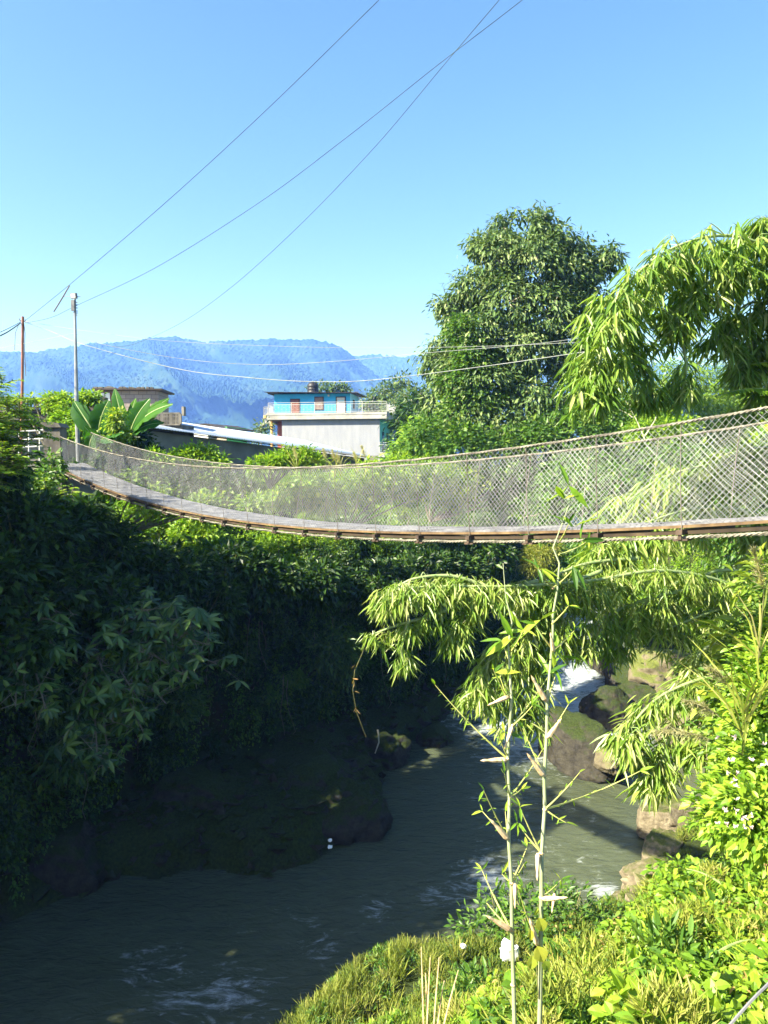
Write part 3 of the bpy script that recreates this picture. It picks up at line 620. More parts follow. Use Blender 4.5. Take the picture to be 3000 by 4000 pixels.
m = MB(); m.box(X(1358) + .05, X(1358) + .09, 2.6, 3.6, Zp(1590), Zp(1554)); m.build('window', M['dark_frame'], ho)
o = MB().box(X(1269), X(1275), 1.15, 1.3, Zp(1544), Zp(1537)).build('wall_lamp', M['white_paint'], ho)
for (y0, y1) in ((1.6, 2.9), (4.6, 5.8)): MB().box(X(1483) + .012, X(1483) + .05, y0, y1, Zp(1766), Zp(1685)).build('window', M['glass_dark'], ho)
def railing(p0, p1, h, parent, posts, nb, name='railing', mat='white_paint', r=.022):
    p0 = Vector(p0); p1 = Vector(p1); m = MB()
    for z in (h, h * .82, .12): m.tube([p0 + Vector((0, 0, z)), p1 + Vector((0, 0, z))], r, 5)
    for q in range(posts + 1): c = p0.lerp(p1, q / posts); m.tube([c, c + Vector((0, 0, h))], r * 1.6, 5)
    for q in range(nb): 
        c = p0.lerp(p1, (q + .5) / nb); m.tube([c + Vector((0, 0, .12)), c + Vector((0, 0, h * .82))], r * .55, 4)
        if q % 2: d = (p1 - p0).normalized() * ((p1 - p0).length / nb * .5); m.tube([c - d + Vector((0, 0, h * (.35 if q % 4 == 1 else .55))), c + d + Vector((0, 0, h * (.35 if q % 4 == 1 else .55)))], r * .55, 4)
    return m.build(name, M[mat], parent)
rh = Zp(1571) - Zp(1612)
railing((X(1042), -.4, Zp(1612)), (X(1512), -.4, Zp(1612)), rh, ho, 5, 84)
railing((X(1512), -.4, Zp(1612)), (X(1512), 10.4, Zp(1612)), rh, ho, 5, 60)
railing((X(1042), -.4, Zp(1612)), (X(1042), 10.4, Zp(1612)), rh, ho, 5, 60)
railing((X(1484), -.2, Zp(1766)), (X(1510), -.2, Zp(1766)), 1.1, ho, 1, 5)
railing((X(1510), -.2, Zp(1766)), (X(1510), 9.2, Zp(1766)), 1.1, ho, 4, 50)
tk = MB(); cx, r_ = X(1189), .68
prof = [(0, .68), (.1, .70), (.35, .70), (.38, .665), (.42, .70), (.72, .70), (.75, .665), (.79, .70), (1.1, .70), (1.14, .66), (1.3, .60), (1.42, .42), (1.45, .22), (1.58, .22), (1.6, .0)]
b0 = len(tk.v)
for (z, r) in prof:
    for q in range(20): a = 2 * math.pi * q / 20; tk.v.append((r * math.cos(a), r * math.sin(a), z))
for i in range(len(prof) - 1):
    for q in range(20): q2 = (q + 1) % 20; tk.f.append((b0 + i * 20 + q, b0 + i * 20 + q2, b0 + (i + 1) * 20 + q2, b0 + (i + 1) * 20 + q))
wt = tk.build('water_tank', M['tank'], None, True); Hm = Matrix.Translation(ho.location) @ Matrix.Rotation(ROT, 4, 'Z'); wt.location = Hm @ Vector((cx, 3.4, zr + .06)); tag(wt, 'black ribbed plastic water tank standing on the blue rooftop room', 'water tank')
# white pipe stub + ladder on roof
m = MB(); 
for dx in (0, .35): m.tube([(X(1378) + dx, 1.2, Zp(1528)), (X(1392) + dx + .5, 1.2, Zp(1580))], .03, 4)
for q in range(6): t_ = q / 6; m.tube([(X(1378) + (X(1392) - X(1378) + .5) * t_, 1.2, Zp(1528 + 52 * t_)), (X(1378) + .35 + (X(1392) - X(1378) + .5) * t_, 1.2, Zp(1528 + 52 * t_))], .02, 4)
ld = m.build('ladder', M['rust'], None); ld.matrix_world = Hm; tag(ld, 'thin rusty ladder leaning on the right end of the blue rooftop room', 'ladder')
# left annex (maroon) with round balcony
m = MB(); m.box(X(1042), X(1091), 3.0, 9, -5.5, Zp(1638)); m.build('maroon_wall', M['maroon_paint'], ho)
m = MB(); m.box(X(1043), X(1050), .2, .6, -5.5, Zp(1640)); m.box(X(1041), X(1053), .1, .7, Zp(1660), Zp(1652)); m.build('column', M['orange_paint'], ho)
m = MB(); m.box(X(1000), X(1036) - .05, 1.5, 8, Zp(1628), Zp(1614)); m.box(X(1003), X(1036), 1.7, 8, Zp(1648), Zp(1630)); m.build('side_balcony', M['slab_white'], ho)
m = MB()
for q in range(7): m.box(X(1001 + q * 5), X(1003.5 + q * 5), 1.44, 1.5, Zp(1627), Zp(1615))
m.build('balcony_trim', M['orange_paint'], ho)
railing((X(1001), 1.6, Zp(1614)), (X(1036), 1.6, Zp(1614)), 1.0, ho, 2, 12); railing((X(1001), 1.6, Zp(1614)), (X(1001), 7.9, Zp(1614)), 1.0, ho, 3, 24)
# concrete pier right of the shed
cp_ = MB().box(-.35, .35, -.3, .3, -4, zpx(1783, 46) + .05).build('concrete_pier', M['concrete']); q = P(1455, 1800, 46); cp_.location = (q.x, q.y, 0); tag(cp_, 'pale square concrete pier at the right end of the tin roof shed', 'pier')
# ================================================================ poles & wires
pl = empty('rusty_steel_pole', P(90, 1760, 29)); tag(pl, 'thin rusty brown utility pole at the far left edge', 'utility pole')
def rel(o, *a): return P(*a) - o.location
MB().tube([rel(pl, 82, 1860, 29), rel(pl, 87, 1500, 29), rel(pl, 89, 1237, 29)], .055, 8).build('shaft', M['rusty_pole'], pl)
m = MB(); m.tube([rel(pl, 76, 1245, 29), rel(pl, 78, 1253, 29), rel(pl, 98, 1255, 29), rel(pl, 99, 1248, 29)], .02, 5); m.build('bracket', M['dark_steel'], pl)
m = MB(); m.tube([rel(pl, 93, 1262, 29), rel(pl, 98, 1300, 29), rel(pl, 96, 1370, 29), rel(pl, 101, 1470, 29)], .012, 4); m.tube([rel(pl, 72, 1270, 29), rel(pl, 60, 1300, 29), rel(pl, 57, 1368, 29)], .01, 4); m.build('loose_wire', M['dark_steel'], pl)
lp = empty('lamp_pole', P(300, 1720, 27)); tag(lp, 'grey metal pole topped with a small square floodlight', 'lamp post')
MB().tube([rel(lp, 308, 1900, 27), rel(lp, 299, 1555, 27), rel(lp, 295, 1330, 27), rel(lp, 292, 1165, 27)], [.08, .075, .05, .045], 10).build('shaft', M['galv'], lp)
m = MB(); Mx = Matrix.Translation(rel(lp, 289, 1156, 27)) @ Matrix.Rotation(R(-10), 4, 'Z') @ Matrix.Rotation(R(8), 4, 'X'); m.box(-.11, .11, -.06, .05, -.1, .1, Mx); fl = m.build('floodlight', M['lamp_grey'], lp)
m = MB(); m.box(-.085, .085, -.066, -.062, -.065, .075, Mx); m.build('lens', M['lamp_glass'], fl)
m = MB(); m.tube([rel(lp, 248, 1159, 27), rel(lp, 316, 1159, 27)], .012, 5); m.build('cross_bar', M['lamp_grey'], lp)
m = MB()
for yy in (1180, 1190, 1202, 1214, 1222, 1230): m.tube([rel(lp, 284, yy, 27), rel(lp, 304, yy + 1, 27)], .018, 5)
m.box(*(lambda c: (c.x - .07, c.x + .05, c.y - .1, c.y - .02, c.z - .2, c.z + .2))(rel(lp, 289, 1195, 27))); m.build('insulator', M['lamp_grey'], lp)
m = MB().tube([rel(lp, 272, 1115, 27), rel(lp, 241, 1168, 27), rel(lp, 210, 1218, 27)], .022, 6); m.build('slanted_tube', M['dark_steel'], lp)
# bird on the rail post
def wire(pts, r, label, mat='wire', group=None):
    P3 = [P(*p) for p in pts]; n = len(P3); out = []
    for i in range(n - 1):
        p0 = P3[max(i - 1, 0)]; p1 = P3[i]; p2 = P3[i + 1]; p3 = P3[min(i + 2, n - 1)]
        for q in range(10):
            t = q / 10; out.append(.5 * ((2 * p1) + (p2 - p0) * t + (2 * p0 - 5 * p1 + 4 * p2 - p3) * t * t + (3 * p1 - p0 - 3 * p2 + p3) * t ** 3))
    out.append(P3[-1]); m = MB(); m.tube(out, [r * (v.length / 26 if v.length < 26 else 1) * .7 + r * .3 for v in out], 5)
    return tag(m.build('overhead_wire', M[mat]), label, 'wire', group)
wire([(98, 1253, 29), (272, 1112, 26), (620, 815, 22), (1000, 468, 17), (1480, 0, 13), (1800, -320, 11)], .009, 'uppermost overhead wire rising from the rusty pole to the sky', 'wire_green')
wire([(98, 1262, 29), (200, 1240, 28), (300, 1193, 27), (600, 1050, 24), (1000, 800, 20), (1350, 540, 17), (1700, 262, 14), (2040, 0, 12), (2400, -290, 11)], .009, 'middle overhead wire sweeping up from the lamp pole to the top edge', 'wire_green')
wire([(440, 1352, 40), (520, 1345, 38), (700, 1265, 33), (900, 1125, 28), (1150, 900, 23), (1450, 590, 18), (1750, 235, 14), (1950, 0, 12), (2200, -300, 11)], .009, 'lowest of the three sweeping overhead wires, rising from above the mountain', 'wire_green')
wire([(98, 1258, 29), (200, 1295, 29), (340, 1350, 28), (700, 1442, 27), (960, 1474, 26), (1200, 1490, 25), (1450, 1485, 24), (1900, 1430, 22), (2400, 1358, 20), (3000, 1275, 18), (3400, 1220, 17)], .012, 'thick pale wire sagging low in front of the mountain and above the blue house')
wire([(98, 1255, 29), (330, 1292, 28), (700, 1335, 27), (1300, 1358, 26), (1700, 1357, 25), (2200, 1340, 23), (3000, 1283, 20), (3400, 1250, 19)], .007, 'thin straight wire crossing just at the mountain skyline')
wire([(290, 1300, 27), (380, 1340, 27), (700, 1400, 27), (1000, 1424, 26), (1300, 1412, 25), (1650, 1380, 24), (2200, 1330, 22), (2600, 1240, 20), (3000, 1080, 18), (3300, 940, 17)], .008, 'wire sagging across the upper mountain and climbing to the right edge')
wire([(290, 1302, 27), (180, 1325, 28), (0, 1360, 30), (-200, 1400, 32)], .010, 'faint wire from the lamp pole down to the left edge')
wire([(80, 1262, 29), (40, 1290, 27), (0, 1312, 25), (-200, 1410, 22)], .022, 'twisted dark cable leaving the rusty pole to the left edge', 'wire_green')
wire([(80, 1258, 29), (0, 1298, 26), (-200, 1380, 22)], .012, 'thin upper cable leaving the rusty pole to the left edge', 'wire_green')
wire([(2820, 4040, 3.0), (2930, 3915, 3.05), (3010, 3835, 3.1), (3150, 3700, 3.2)], .015, 'thick grey cable crossing the bottom right corner over the bushes', 'lamp_grey')
# ================================================================ VEGETATION
def sample_surface(n, mask, x0, x1, y0, y1):
    x = rng.uniform(x0, x1, n); y = rng.uniform(y0, y1, n); mk = mask(x, y); x, y = x[mk], y[mk]; z = H(x, y); e = .25
    gx = (H(x + e, y) - H(x - e, y)) / (2 * e); gy = (H(x, y + e) - H(x, y - e)) / (2 * e); nn = norm(np.stack([-gx, -gy, np.ones_like(gx)], -1)); steep = np.hypot(gx, gy)
    return np.stack([x, y, z], -1), nn, steep
def weights_resample(P_, N_, st, n):
    wv = np.sqrt(1 + st ** 2); i = rng.choice(len(P_), n, p=wv / wv.sum()); return P_[i], N_[i]
def in_view(p, m=350):
    Yc = p[:, 1] * _c - p[:, 2] * _s; Zc = p[:, 1] * _s + p[:, 2] * _c; px = 1500 + F_PX * p[:, 0] / np.maximum(Yc, .1); py = 2000 - F_PX * Zc / np.maximum(Yc, .1)
    return (Yc > .5) & (px > -m) & (px < 3000 + m) & (py > -m) & (py < 4000 + m)
def cover(name, label, pts, nrm, rlo, rhi, nleaf, ln, mat, tmpl='diamond', wr=.45, droop=.4, kind='stuff', catg='undergrowth', hang=0.0):
    n = len(pts); r = rng.uniform(rlo, rhi, n); A = []
    k = nleaf; cc = np.repeat(pts, k, 0); rr = np.repeat(r, k); nn = np.repeat(nrm, k, 0); d = rv(n * k); d = norm(d + nn * .9)
    pos = cc + d * rr[:, None] * rng.uniform(.55, 1.0, n * k)[:, None] ** .7
    if hang: pos[:, 2] -= rng.random(n * k) ** 2 * hang
    ax = norm(d * .6 + rv(n * k) * .7 + np.array([0, 0, -droop])); up = norm(d * .5 + np.array([0, 0, .7]) + rv(n * k) * .5); L = ln * rng.uniform(.55, 1.4, n * k)
    ti = np.repeat(rng.random(n), k) * .5 + rng.random(n * k) * .5
    o = leaves(name, pos, ax, up, L, L * wr, M[mat], tmpl, None, ti); return tag(o, label, catg, None, kind)
# --- left cliff
def mk_cliff(x, y): return inside(x, y, cliff_poly) & (dist_poly(x, y, Cp) < 2.6)
p_, n_, s_ = sample_surface(60000, mk_cliff, -20, 16, 6, 62); vi = in_view(p_); p_, n_, s_ = p_[vi], n_[vi], s_[vi]
q_, qn = weights_resample(p_, n_, s_, 1700); lo_ = q_[:, 2] > -10.2
q_, qn = q_[lo_], qn[lo_]
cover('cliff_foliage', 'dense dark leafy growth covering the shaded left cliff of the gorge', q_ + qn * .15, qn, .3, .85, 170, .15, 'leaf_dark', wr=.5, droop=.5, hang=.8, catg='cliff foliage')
q_, qn = weights_resample(p_, n_, s_, 380); q_ = q_ + qn * .5; lo_ = (q_[:, 2] > -9.5); q_, qn = q_[lo_], qn[lo_]
cover('hanging_creeper', 'long creepers hanging down the shaded left cliff', q_, qn, .15, .4, 130, .11, 'leaf_mid', 'diamond', .6, 1.0, catg='creeper', hang=2.6)
o = empty('hanging_roots', (0, 24, -4))
for k in range(46):
    b_ = Vector(q_[k % len(q_)]) + Vector((0, 0, .3)) - o.location; L_ = random.uniform(1, 4.5); b_ += Vector(qn[k % len(q_)]) * .5; pt = [b_ + Vector((random.gauss(0, .06) * j, random.gauss(0, .05) * j, -L_ * j / 5)) for j in range(6)]
    MB().tube(pt, [.018, .015, .013, .012, .009, .005], 4).build('root', M['pale_bark'] if k % 5 == 0 else M['bark'], o)
tag(o, 'thin hanging roots and stems dangling down the shaded left cliff', 'roots', None, 'stuff')
# --- slope above the cliff (seen through the mesh)
def mk_slope(x, y): return inside(x, y, cliff_poly) & (dist_poly(x, y, Cp) >= 1.6) & (dist_poly(x, y, Cp) < 16) & ((y > 21) | (x < -10)) & ~((np.abs((x - _p0.x) * N2.x + (y - _p0.y) * N2.y - .5) < 1.0) & (y < 26))
p_, n_, s_ = sample_surface(40000, mk_slope, -22, 24, 8, 60); vi = in_view(p_); p_, n_, s_ = p_[vi], n_[vi], s_[vi]
q_, qn = weights_resample(p_, n_, s_, 1100)
near_b = np.abs((q_[:, 0] - _p0.x) * N2.x + (q_[:, 1] - _p0.y) * N2.y - .5) < 1.7
q_, qn = q_[~near_b], qn[~near_b]
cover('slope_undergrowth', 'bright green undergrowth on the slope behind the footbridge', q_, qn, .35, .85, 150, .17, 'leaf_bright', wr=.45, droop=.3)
q_, qn = weights_resample(p_, n_, s_, 500); sh_pts = q_
# --- shrubs as individuals
sA = local_shrub('leafy_shrub', 260, 12, .17, 'leaf_bright', 1.0); sB = local_shrub('leafy_shrub', 240, 12, .19, 'leaf_mid', 1.0, wr=.5); sD = local_shrub('leafy_shrub', 260, 12, .18, 'leaf_dark', 1.0, wr=.5)
pts = []
for k in range(0, 150):
    x, y, z = sh_pts[k]; 
    if abs((x - _p0.x) * N2.x + (y - _p0.y) * N2.y - .5) < 2.6: continue
    pts.append((x, y, z - .1, random.uniform(.7, 1.35)))
place(sA, pts[0::2], 'round sunlit shrub on the slope seen through the bridge mesh', 'shrub', 'sunlit shrubs on the slope behind the bridge')
place(sB, pts[1::2], 'mid green shrub on the slope seen through the bridge mesh', 'shrub', 'mid green shrubs on the slope behind the bridge')
# --- left near bank mass
pts = []
for (px, py, d, s) in [(-80, 1880, 16.5, 1.2), (60, 2090, 17, 1.1), (200, 2060, 18.5, .8), (200, 2100, 18, 1.3), (330, 2080, 19.5, 1.1), (-20, 2250, 16.5, 1.5), (180, 2300, 17.5, 1.3), (420, 2190, 20, 1.1), (560, 2230, 21, 1.1), (380, 2360, 19, 1.2), (60, 2480, 17, 1.4), (700, 2260, 22, 1.1), (860, 2260, 23.5, 1.1), (1050, 2290, 24.5, 1.2), (1250, 2300, 26, 1.2), (1450, 2290, 27.5, 1.2), (560, 2420, 20.5, 1.2), (780, 2400, 22.5, 1.2), (-80, 2600, 17, 1.6), (200, 2620, 18, 1.2), (1620, 2260, 29, 1.2), (1780, 2240, 31, 1.4), (1900, 2200, 33, 1.4)]:
    v = P(px, py, d); pts.append((v.x, v.y, v.z - .5 * s, s))
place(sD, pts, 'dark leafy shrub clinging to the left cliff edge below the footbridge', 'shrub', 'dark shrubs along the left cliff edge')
cs_ = local_shrub('cliff_shrub', 200, 11, .2, 'leaf_palm', 1.0, wr=.4, spread=.16, droop=.6); cb_ = local_shrub('cliff_shrub', 240, 11, .13, 'leaf_mid', 1.0, wr=.5, spread=.14, droop=.5)
pc, nc, sc_ = sample_surface(60000, mk_cliff, -20, 16, 6, 62); vi = in_view(pc, 50); pc, nc, sc_ = pc[vi], nc[vi], sc_[vi]; pc, nc = weights_resample(pc, nc, sc_, 200); hi_ = pc[:, 2] > -9.0; pc, nc = pc[hi_], nc[hi_]
pp_ = [(*(pc[k] + nc[k] * np.array([.6, .6, .1])), random.uniform(.5, 1.15)) for k in range(min(56, len(pc)))]
place(cs_, pp_[:28], 'dark drooping shrub growing out of the shaded cliff wall', 'shrub', 'drooping shrubs on the shaded cliff wall'); place(cb_, pp_[28:], 'small leaved shrub bulging from the shaded cliff wall', 'shrub', 'small leaved shrubs on the shaded cliff wall'); discard(cs_); discard(cb_)
# sprays of compound leaves on far left
def spray_tree(base, tips, name, label, mat, ln, nl, trunk_r=.05, wr=.35, catg='tree', step=.05, fan=.25, droop=.2, tmpl='blade'):
    o = empty(name, base); m = MB(); A = []
    for tp in tips:
        tp = Vector(tp) - Vector(base); mid = tp * .55 + Vector((0, 0, tp.length * .15)); pts = [Vector((0, 0, 0)), mid * .5, mid, tp]
        m.tube(pts, [trunk_r, trunk_r * .7, trunk_r * .45, trunk_r * .15], 5)
        for b_ in range(nl):
            t = random.uniform(.35, 1.02); c = (mid * (1 - (t - .35) / .67) + tp * ((t - .35) / .67)); dr = Vector(rv(1)[0]); dr.z = abs(dr.z) * .5 - .1; dr.normalize(); L = random.uniform(.5, 1.0) * fan * 2.2
            n2 = max(4, int(L / step)); e = c + dr * L - Vector((0, 0, droop * L * .5)); sd_ = dr.cross(Vector((0, 0, 1))).normalized()
            m.tube([c, (c + e) / 2 + Vector((0, 0, .04)), e], [.012, .009, .004], 3)
            for s in range(n2):
                u = (s + 1) / n2; q = c.lerp(e, u) + Vector((0, 0, .04 * 4 * u * (1 - u)))
                for sg in (1, -1): A.append((q, sd_ * sg + dr * .45 + Vector((0, 0, -.18)), ln * random.uniform(.75, 1.15) * (1 - .35 * abs(u - .5))))
    pos = np.array([tuple(a[0]) for a in A]); ax = np.array([tuple(a[1]) for a in A]); L = np.array([a[2] for a in A]); up = norm(np.array([0, 0, 1.0]) + rng.normal(size=(len(A), 3)) * .25)
    leaves('foliage', pos, ax + rng.normal(size=ax.shape) * .12, up, L, L * wr, M[mat], tmpl, o); m.build('trunk', M['bark'], o); return tag(o, label, catg)
b = P(-150, 2100, 16.5)
spray_tree(b, [P(60, 1560, 16.5), P(20, 1470, 17), P(-30, 1500, 16), P(90, 1620, 16.8), P(0, 1640, 16), P(140, 1700, 16.8), P(60, 1760, 16), P(170, 1560, 18), P(-60, 1750, 15.5), P(120, 1800, 16.2), P(10, 1850, 15.8)], 'feather_leaf_tree', 'young tree with feathery compound leaves at the left edge beside the rusty pole', 'leaf_bright', .17, 26, .05, .3, fan=.32)
spray_tree(P(200, 2250, 18.3), [P(230, 1980, 18), P(290, 1900, 18.4), P(180, 1900, 18), P(150, 2050, 17.8), P(300, 2040, 18.6), P(250, 2120, 18)], 'bright_sapling', 'yellow green sapling growing beside the left end of the bridge deck', 'leaf_bright', .15, 12, .03, .4, fan=.3)
# palmate tree hanging over the gorge
def palmate(base, tips, label, nper=9, ln=.42, mat='leaf_palm', name='palmate_leaf_tree', nleaf=7):
    o = empty(name, base); m = MB(); A = []
    for tp in tips:
        tp = Vector(tp) - Vector(base); mid = tp * .5 + Vector((0, 0, tp.length * .12)); m.tube([Vector((0, 0, 0)), mid * .5, mid, tp], [.07, .05, .035, .015], 6)
        for b_ in range(nper):
            t = random.uniform(.4, 1.05); c = mid.lerp(tp, (t - .4) / .65) + Vector(rng.normal(size=3) * .32); m.tube([mid.lerp(tp, (t - .4) / .65), c], [.01, .006], 3)
            nrm_ = Vector((0, -.35, 1)) + Vector(rng.normal(size=3) * .35); nrm_.normalize(); f = nrm_.orthogonal().normalized(); g = nrm_.cross(f); a0 = random.uniform(0, 6.28); s_ = random.uniform(.7, 1.2)
            nl_ = random.randint(4, nleaf + 1); s_ *= random.uniform(.6, 1.15)
            for q in range(nl_):
                a = a0 + q * 5.2 / nl_; dv = f * math.cos(a) + g * math.sin(a); A.append((c, dv - nrm_ * .3, nrm_, ln * s_ * (1 - .25 * abs(q - nleaf / 2 + .5) / nleaf * 2)))
    pos = np.array([tuple(a[0]) for a in A]); ax = np.array([tuple(a[1]) for a in A]); up = np.array([tuple(a[2]) for a in A]); L = np.array([a[3] for a in A])
    leaves('foliage', pos, ax, up, L, L * .32, M[mat], 'blade', o); m.build('branch', M['bark'], o); return tag(o, label, 'tree')
palmate(P(350, 2500, 18.8), [P(820, 2520, 18.2), P(700, 2420, 18.2), P(600, 2380, 18), P(860, 2600, 18.5), P(740, 2650, 17.8), P(600, 2560, 17.6), P(480, 2480, 17.6), P(650, 2750, 17.8), P(520, 2700, 17.4), P(400, 2620, 17.2), P(560, 2860, 17.6), P(440, 2820, 17.2), P(380, 2950, 17.2), P(330, 2740, 17), P(430, 3000, 17.3), P(760, 2480, 18), P(300, 2880, 17.2)], 'dark hand shaped leaves hanging far out over the river from the left cliff', 24, .40)
palmate(P(80, 2450, 17.0), [P(200, 2420, 16.4), P(100, 2600, 16.2), P(20, 2560, 16), P(250, 2560, 16.6), P(60, 2760, 16), P(180, 2780, 16.4), P(0, 2380, 16), P(150, 2300, 16.6), P(300, 2400, 17)], 'dark branch with hand shaped leaves at the left edge of the gorge', 16, .36)
# --- trees on the left bank downstream (outside the frame to the left), which shade the river
for q, (x, y, zt, r_) in enumerate([(-13.5, 12.9, 2.4, 1.9), (-14.2, 16.3, 1.6, 2.0), (-14.5, 19.8, 1.2, 2.0), (-12.2, 14.6, .2, 1.5), (-12.9, 12.0, 1.0, 1.3), (-14.3, 10.2, .2, 1.2), (-14.8, 8.9, -1.2, 1.0)]):
    o = empty('bank_tree', (x, y, HZ(x, y) - .3)); b_ = o.location; L_ = [(0, 0, zt - b_.z - r_ * .3, r_), (.8, .6, zt - b_.z - r_ * 1.1, r_ * .8), (-.7, -.2, zt - b_.z - r_ * 1.3, r_ * .8), (0, .3, zt - b_.z - r_ * 1.9, r_ * .7)]
    c, dd = lobes_pts(L_, 600, .4); p, ax, up, L, ti = clumps(c, dd, 12, .3, .25, .4); leaves('crown', p, ax, up, L, L * .45, M['leaf_dark'], 'diamond', o, ti)
    MB().tube([(0, 0, 0), (.1, 0, 2), (0, 0, zt - b_.z - 1)], [.2, .15, .06], 6).build('trunk', M['bark'], o); tag(o, 'dark broadleaf tree on the left bank just outside the view', 'tree', 'trees on the left bank downstream')
# --- right bank
def mk_right(x, y): return ~inside(x, y, left_poly) & ~inside(x, y, river_poly) & (np.hypot(x, y) > 1.6)
p_, n_, s_ = sample_surface(120000, mk_right, -7, 34, 1.2, 70); vi = in_view(p_); p_, n_, s_ = p_[vi], n_[vi], s_[vi]
dist = np.hypot(p_[:, 0], p_[:, 1]); dR_ = dist_poly(p_[:, 0], p_[:, 1], Rp)
sel = (dist > 20) & (dR_ > 3.5); q_, qn = weights_resample(p_[sel], n_[sel], s_[sel], 1400)
cover('far_bank_undergrowth', 'yellow green undergrowth on the far right bank beyond the bamboo', q_, qn, .4, .9, 120, .20, 'leaf_bright', wr=.45)
sel = (dist > 18) & (dR_ <= 4.5) & (dR_ > .9); q_, qn = weights_resample(p_[sel], n_[sel], s_[sel], 900)
cover('bank_moss_grass', 'tufted mossy grass on the sunny river rocks of the right bank', q_, qn, .15, .4, 110, .12, 'moss', 'strip', .12, -.5, catg='grass')
# near slope
def broad(name, label, pts, nrm, n, lo, hi, k, ln, mat, tmpl, wr, droop, catg='undergrowth'):
    i = rng.choice(len(pts), n); return cover(name, label, pts[i], nrm[i], lo, hi, k, ln, mat, tmpl, wr, droop, catg=catg)
nearm = (p_[:, 0] > .9) & (dist < 14.5) & (p_[:, 2] > -8.5)
np_, nn_, ns_ = p_[nearm], n_[nearm], s_[nearm]
q_, qn = weights_resample(np_, nn_, ns_, 620); cover('bank_undergrowth', 'dense sunlit green undergrowth on the near right bank', q_, qn, .15, .5, 130, .062, 'leaf_bright', 'oval', .55, .3)
q_, qn = weights_resample(np_, nn_, ns_, 260); cover('creeping_vine', 'broad heart leaved vine creeping over the near right bank', q_ + qn * .28, qn, .12, .32, 40, .10, 'leaf_bright', 'oval', .8, .4, catg='vine')
q_, qn = weights_resample(np_, nn_, ns_, 160); cover('feathery_weeds', 'fine feathery weeds between the vines of the near right bank', q_ + qn * .22, qn, .12, .34, 200, .11, 'grass', 'blade', .12, -.6, catg='weeds')
q_, qn = weights_resample(np_, nn_, ns_, 200); cover('dark_weeds', 'small dark green weeds in the gaps of the near right bank', q_ + qn * .1, qn, .15, .35, 140, .07, 'leaf_mid', 'diamond', .5, .2, catg='weeds')
q_, qn = weights_resample(np_, nn_, ns_, 90); cover('dead_leaves', 'scattered brown dead leaves caught in the near right bank growth', q_ + qn * .35, qn, .1, .3, 9, .06, 'dead_leaf', 'oval', .5, .2, catg='dead leaves')
q_, qn = weights_resample(np_, nn_, ns_, 110); cover('bank_tall_grass', 'thin arching grass blades among the near right bank weeds', q_ + qn * .1, qn, .05, .15, 26, .34, 'grass', 'strip', .035, -1.2, catg='grass')
lowm = (dist < 18.5) & (p_[:, 2] <= -6.0) & (p_[:, 0] < 8) & (dR_ > .25)
lp_, ln_, ls_ = p_[lowm], n_[lowm], s_[lowm]
q_, qn = weights_resample(lp_, ln_, ls_, 750); cover('ledge_grass', 'olive green tufted grass on the low ledge beside the river', q_, qn, .10, .42, 150, .15, 'moss', 'strip', .08, -.9, catg='grass')
q_, qn = weights_resample(lp_, ln_, ls_, 160); cover('ledge_tussocks', 'pale yellow grass tussocks dotted over the low river ledge', q_, qn, .06, .2, 70, .34, 'grass', 'strip', .035, -1.4, catg='grass')
i_ = rng.choice(len(lp_), 260); cover('ledge_weeds', 'small leaved green weeds growing along the low river ledge', lp_[i_], ln_[i_], .15, .38, 120, .10, 'leaf_mid', 'blade', .3, -.2, catg='weeds')
midm = (p_[:, 0] > -2.5) & (p_[:, 0] < 3.5) & (dist < 12) & (p_[:, 2] < -4)
q_, qn = weights_resample(p_[midm], n_[midm], s_[midm], 420); cover('slope_weeds', 'leafy weeds on the steep slope below the viewpoint', q_, qn, .15, .4, 120, .11, 'leaf_bright', 'blade', .32, -.1, catg='weeds')
# distinct near shrubs
def at_hit(px, py, s, lift=0):
    h = hit(px, py); 
    return None if h is None else (h.x, h.y, h.z - .15 + lift, s)
nb = local_shrub('lance_leaf_bush', 70, 9, .15, 'leaf_mid', .55, 'blade', .3, -.1, spread=.12); nb2 = local_shrub('broad_leaf_bush', 80, 8, .095, 'leaf_bright', .55, 'oval', .6, .2, spread=.14)
nd = local_shrub('riverside_bush', 120, 9, .14, 'leaf_mid', .9, 'blade', .38, 0, spread=.1)
def pl_(proto, lst, label, catg, group): place(proto, [q for q in [at_hit(*a) for a in lst] if q], label, catg, group)
pl_(nb, [(1900, 3960, 1), (2080, 3990, .9), (2300, 3920, 1.0), (2480, 3980, 1.0), (2200, 3880, .8), (2620, 3930, .9), (1750, 3990, .8), (2850, 3700, .9)], 'lance leaved green bush on the slope at the bottom edge', 'bush', 'lance leaved bushes at the bottom edge')
pl_(nb2, [(2600, 3450, 1), (2720, 3520, .9), (2850, 3400, 1.0), (2560, 3600, .9), (2750, 3250, .9), (2900, 3150, 1.1), (2650, 3700, .9), (2950, 3600, 1), (2800, 2900, 1.1), (2950, 2850, 1)], 'broad leaved lime green bush on the near right bank', 'bush', 'broad leaved bushes on the near right bank')
place(nd, [(g.x, g.y, HZ(g.x, g.y) - .1, s_) for g, s_ in [(G(1960, 3700, -11.2), 1.15), (G(2090, 3710, -11.2), 1.2), (G(2210, 3720, -11.1), .9), (G(2330, 3700, -11.1), .95), (G(2420, 3640, -11), .8)]], 'round green bush standing at the water edge behind the thin bamboo stalks', 'bush', 'bushes at the water edge')
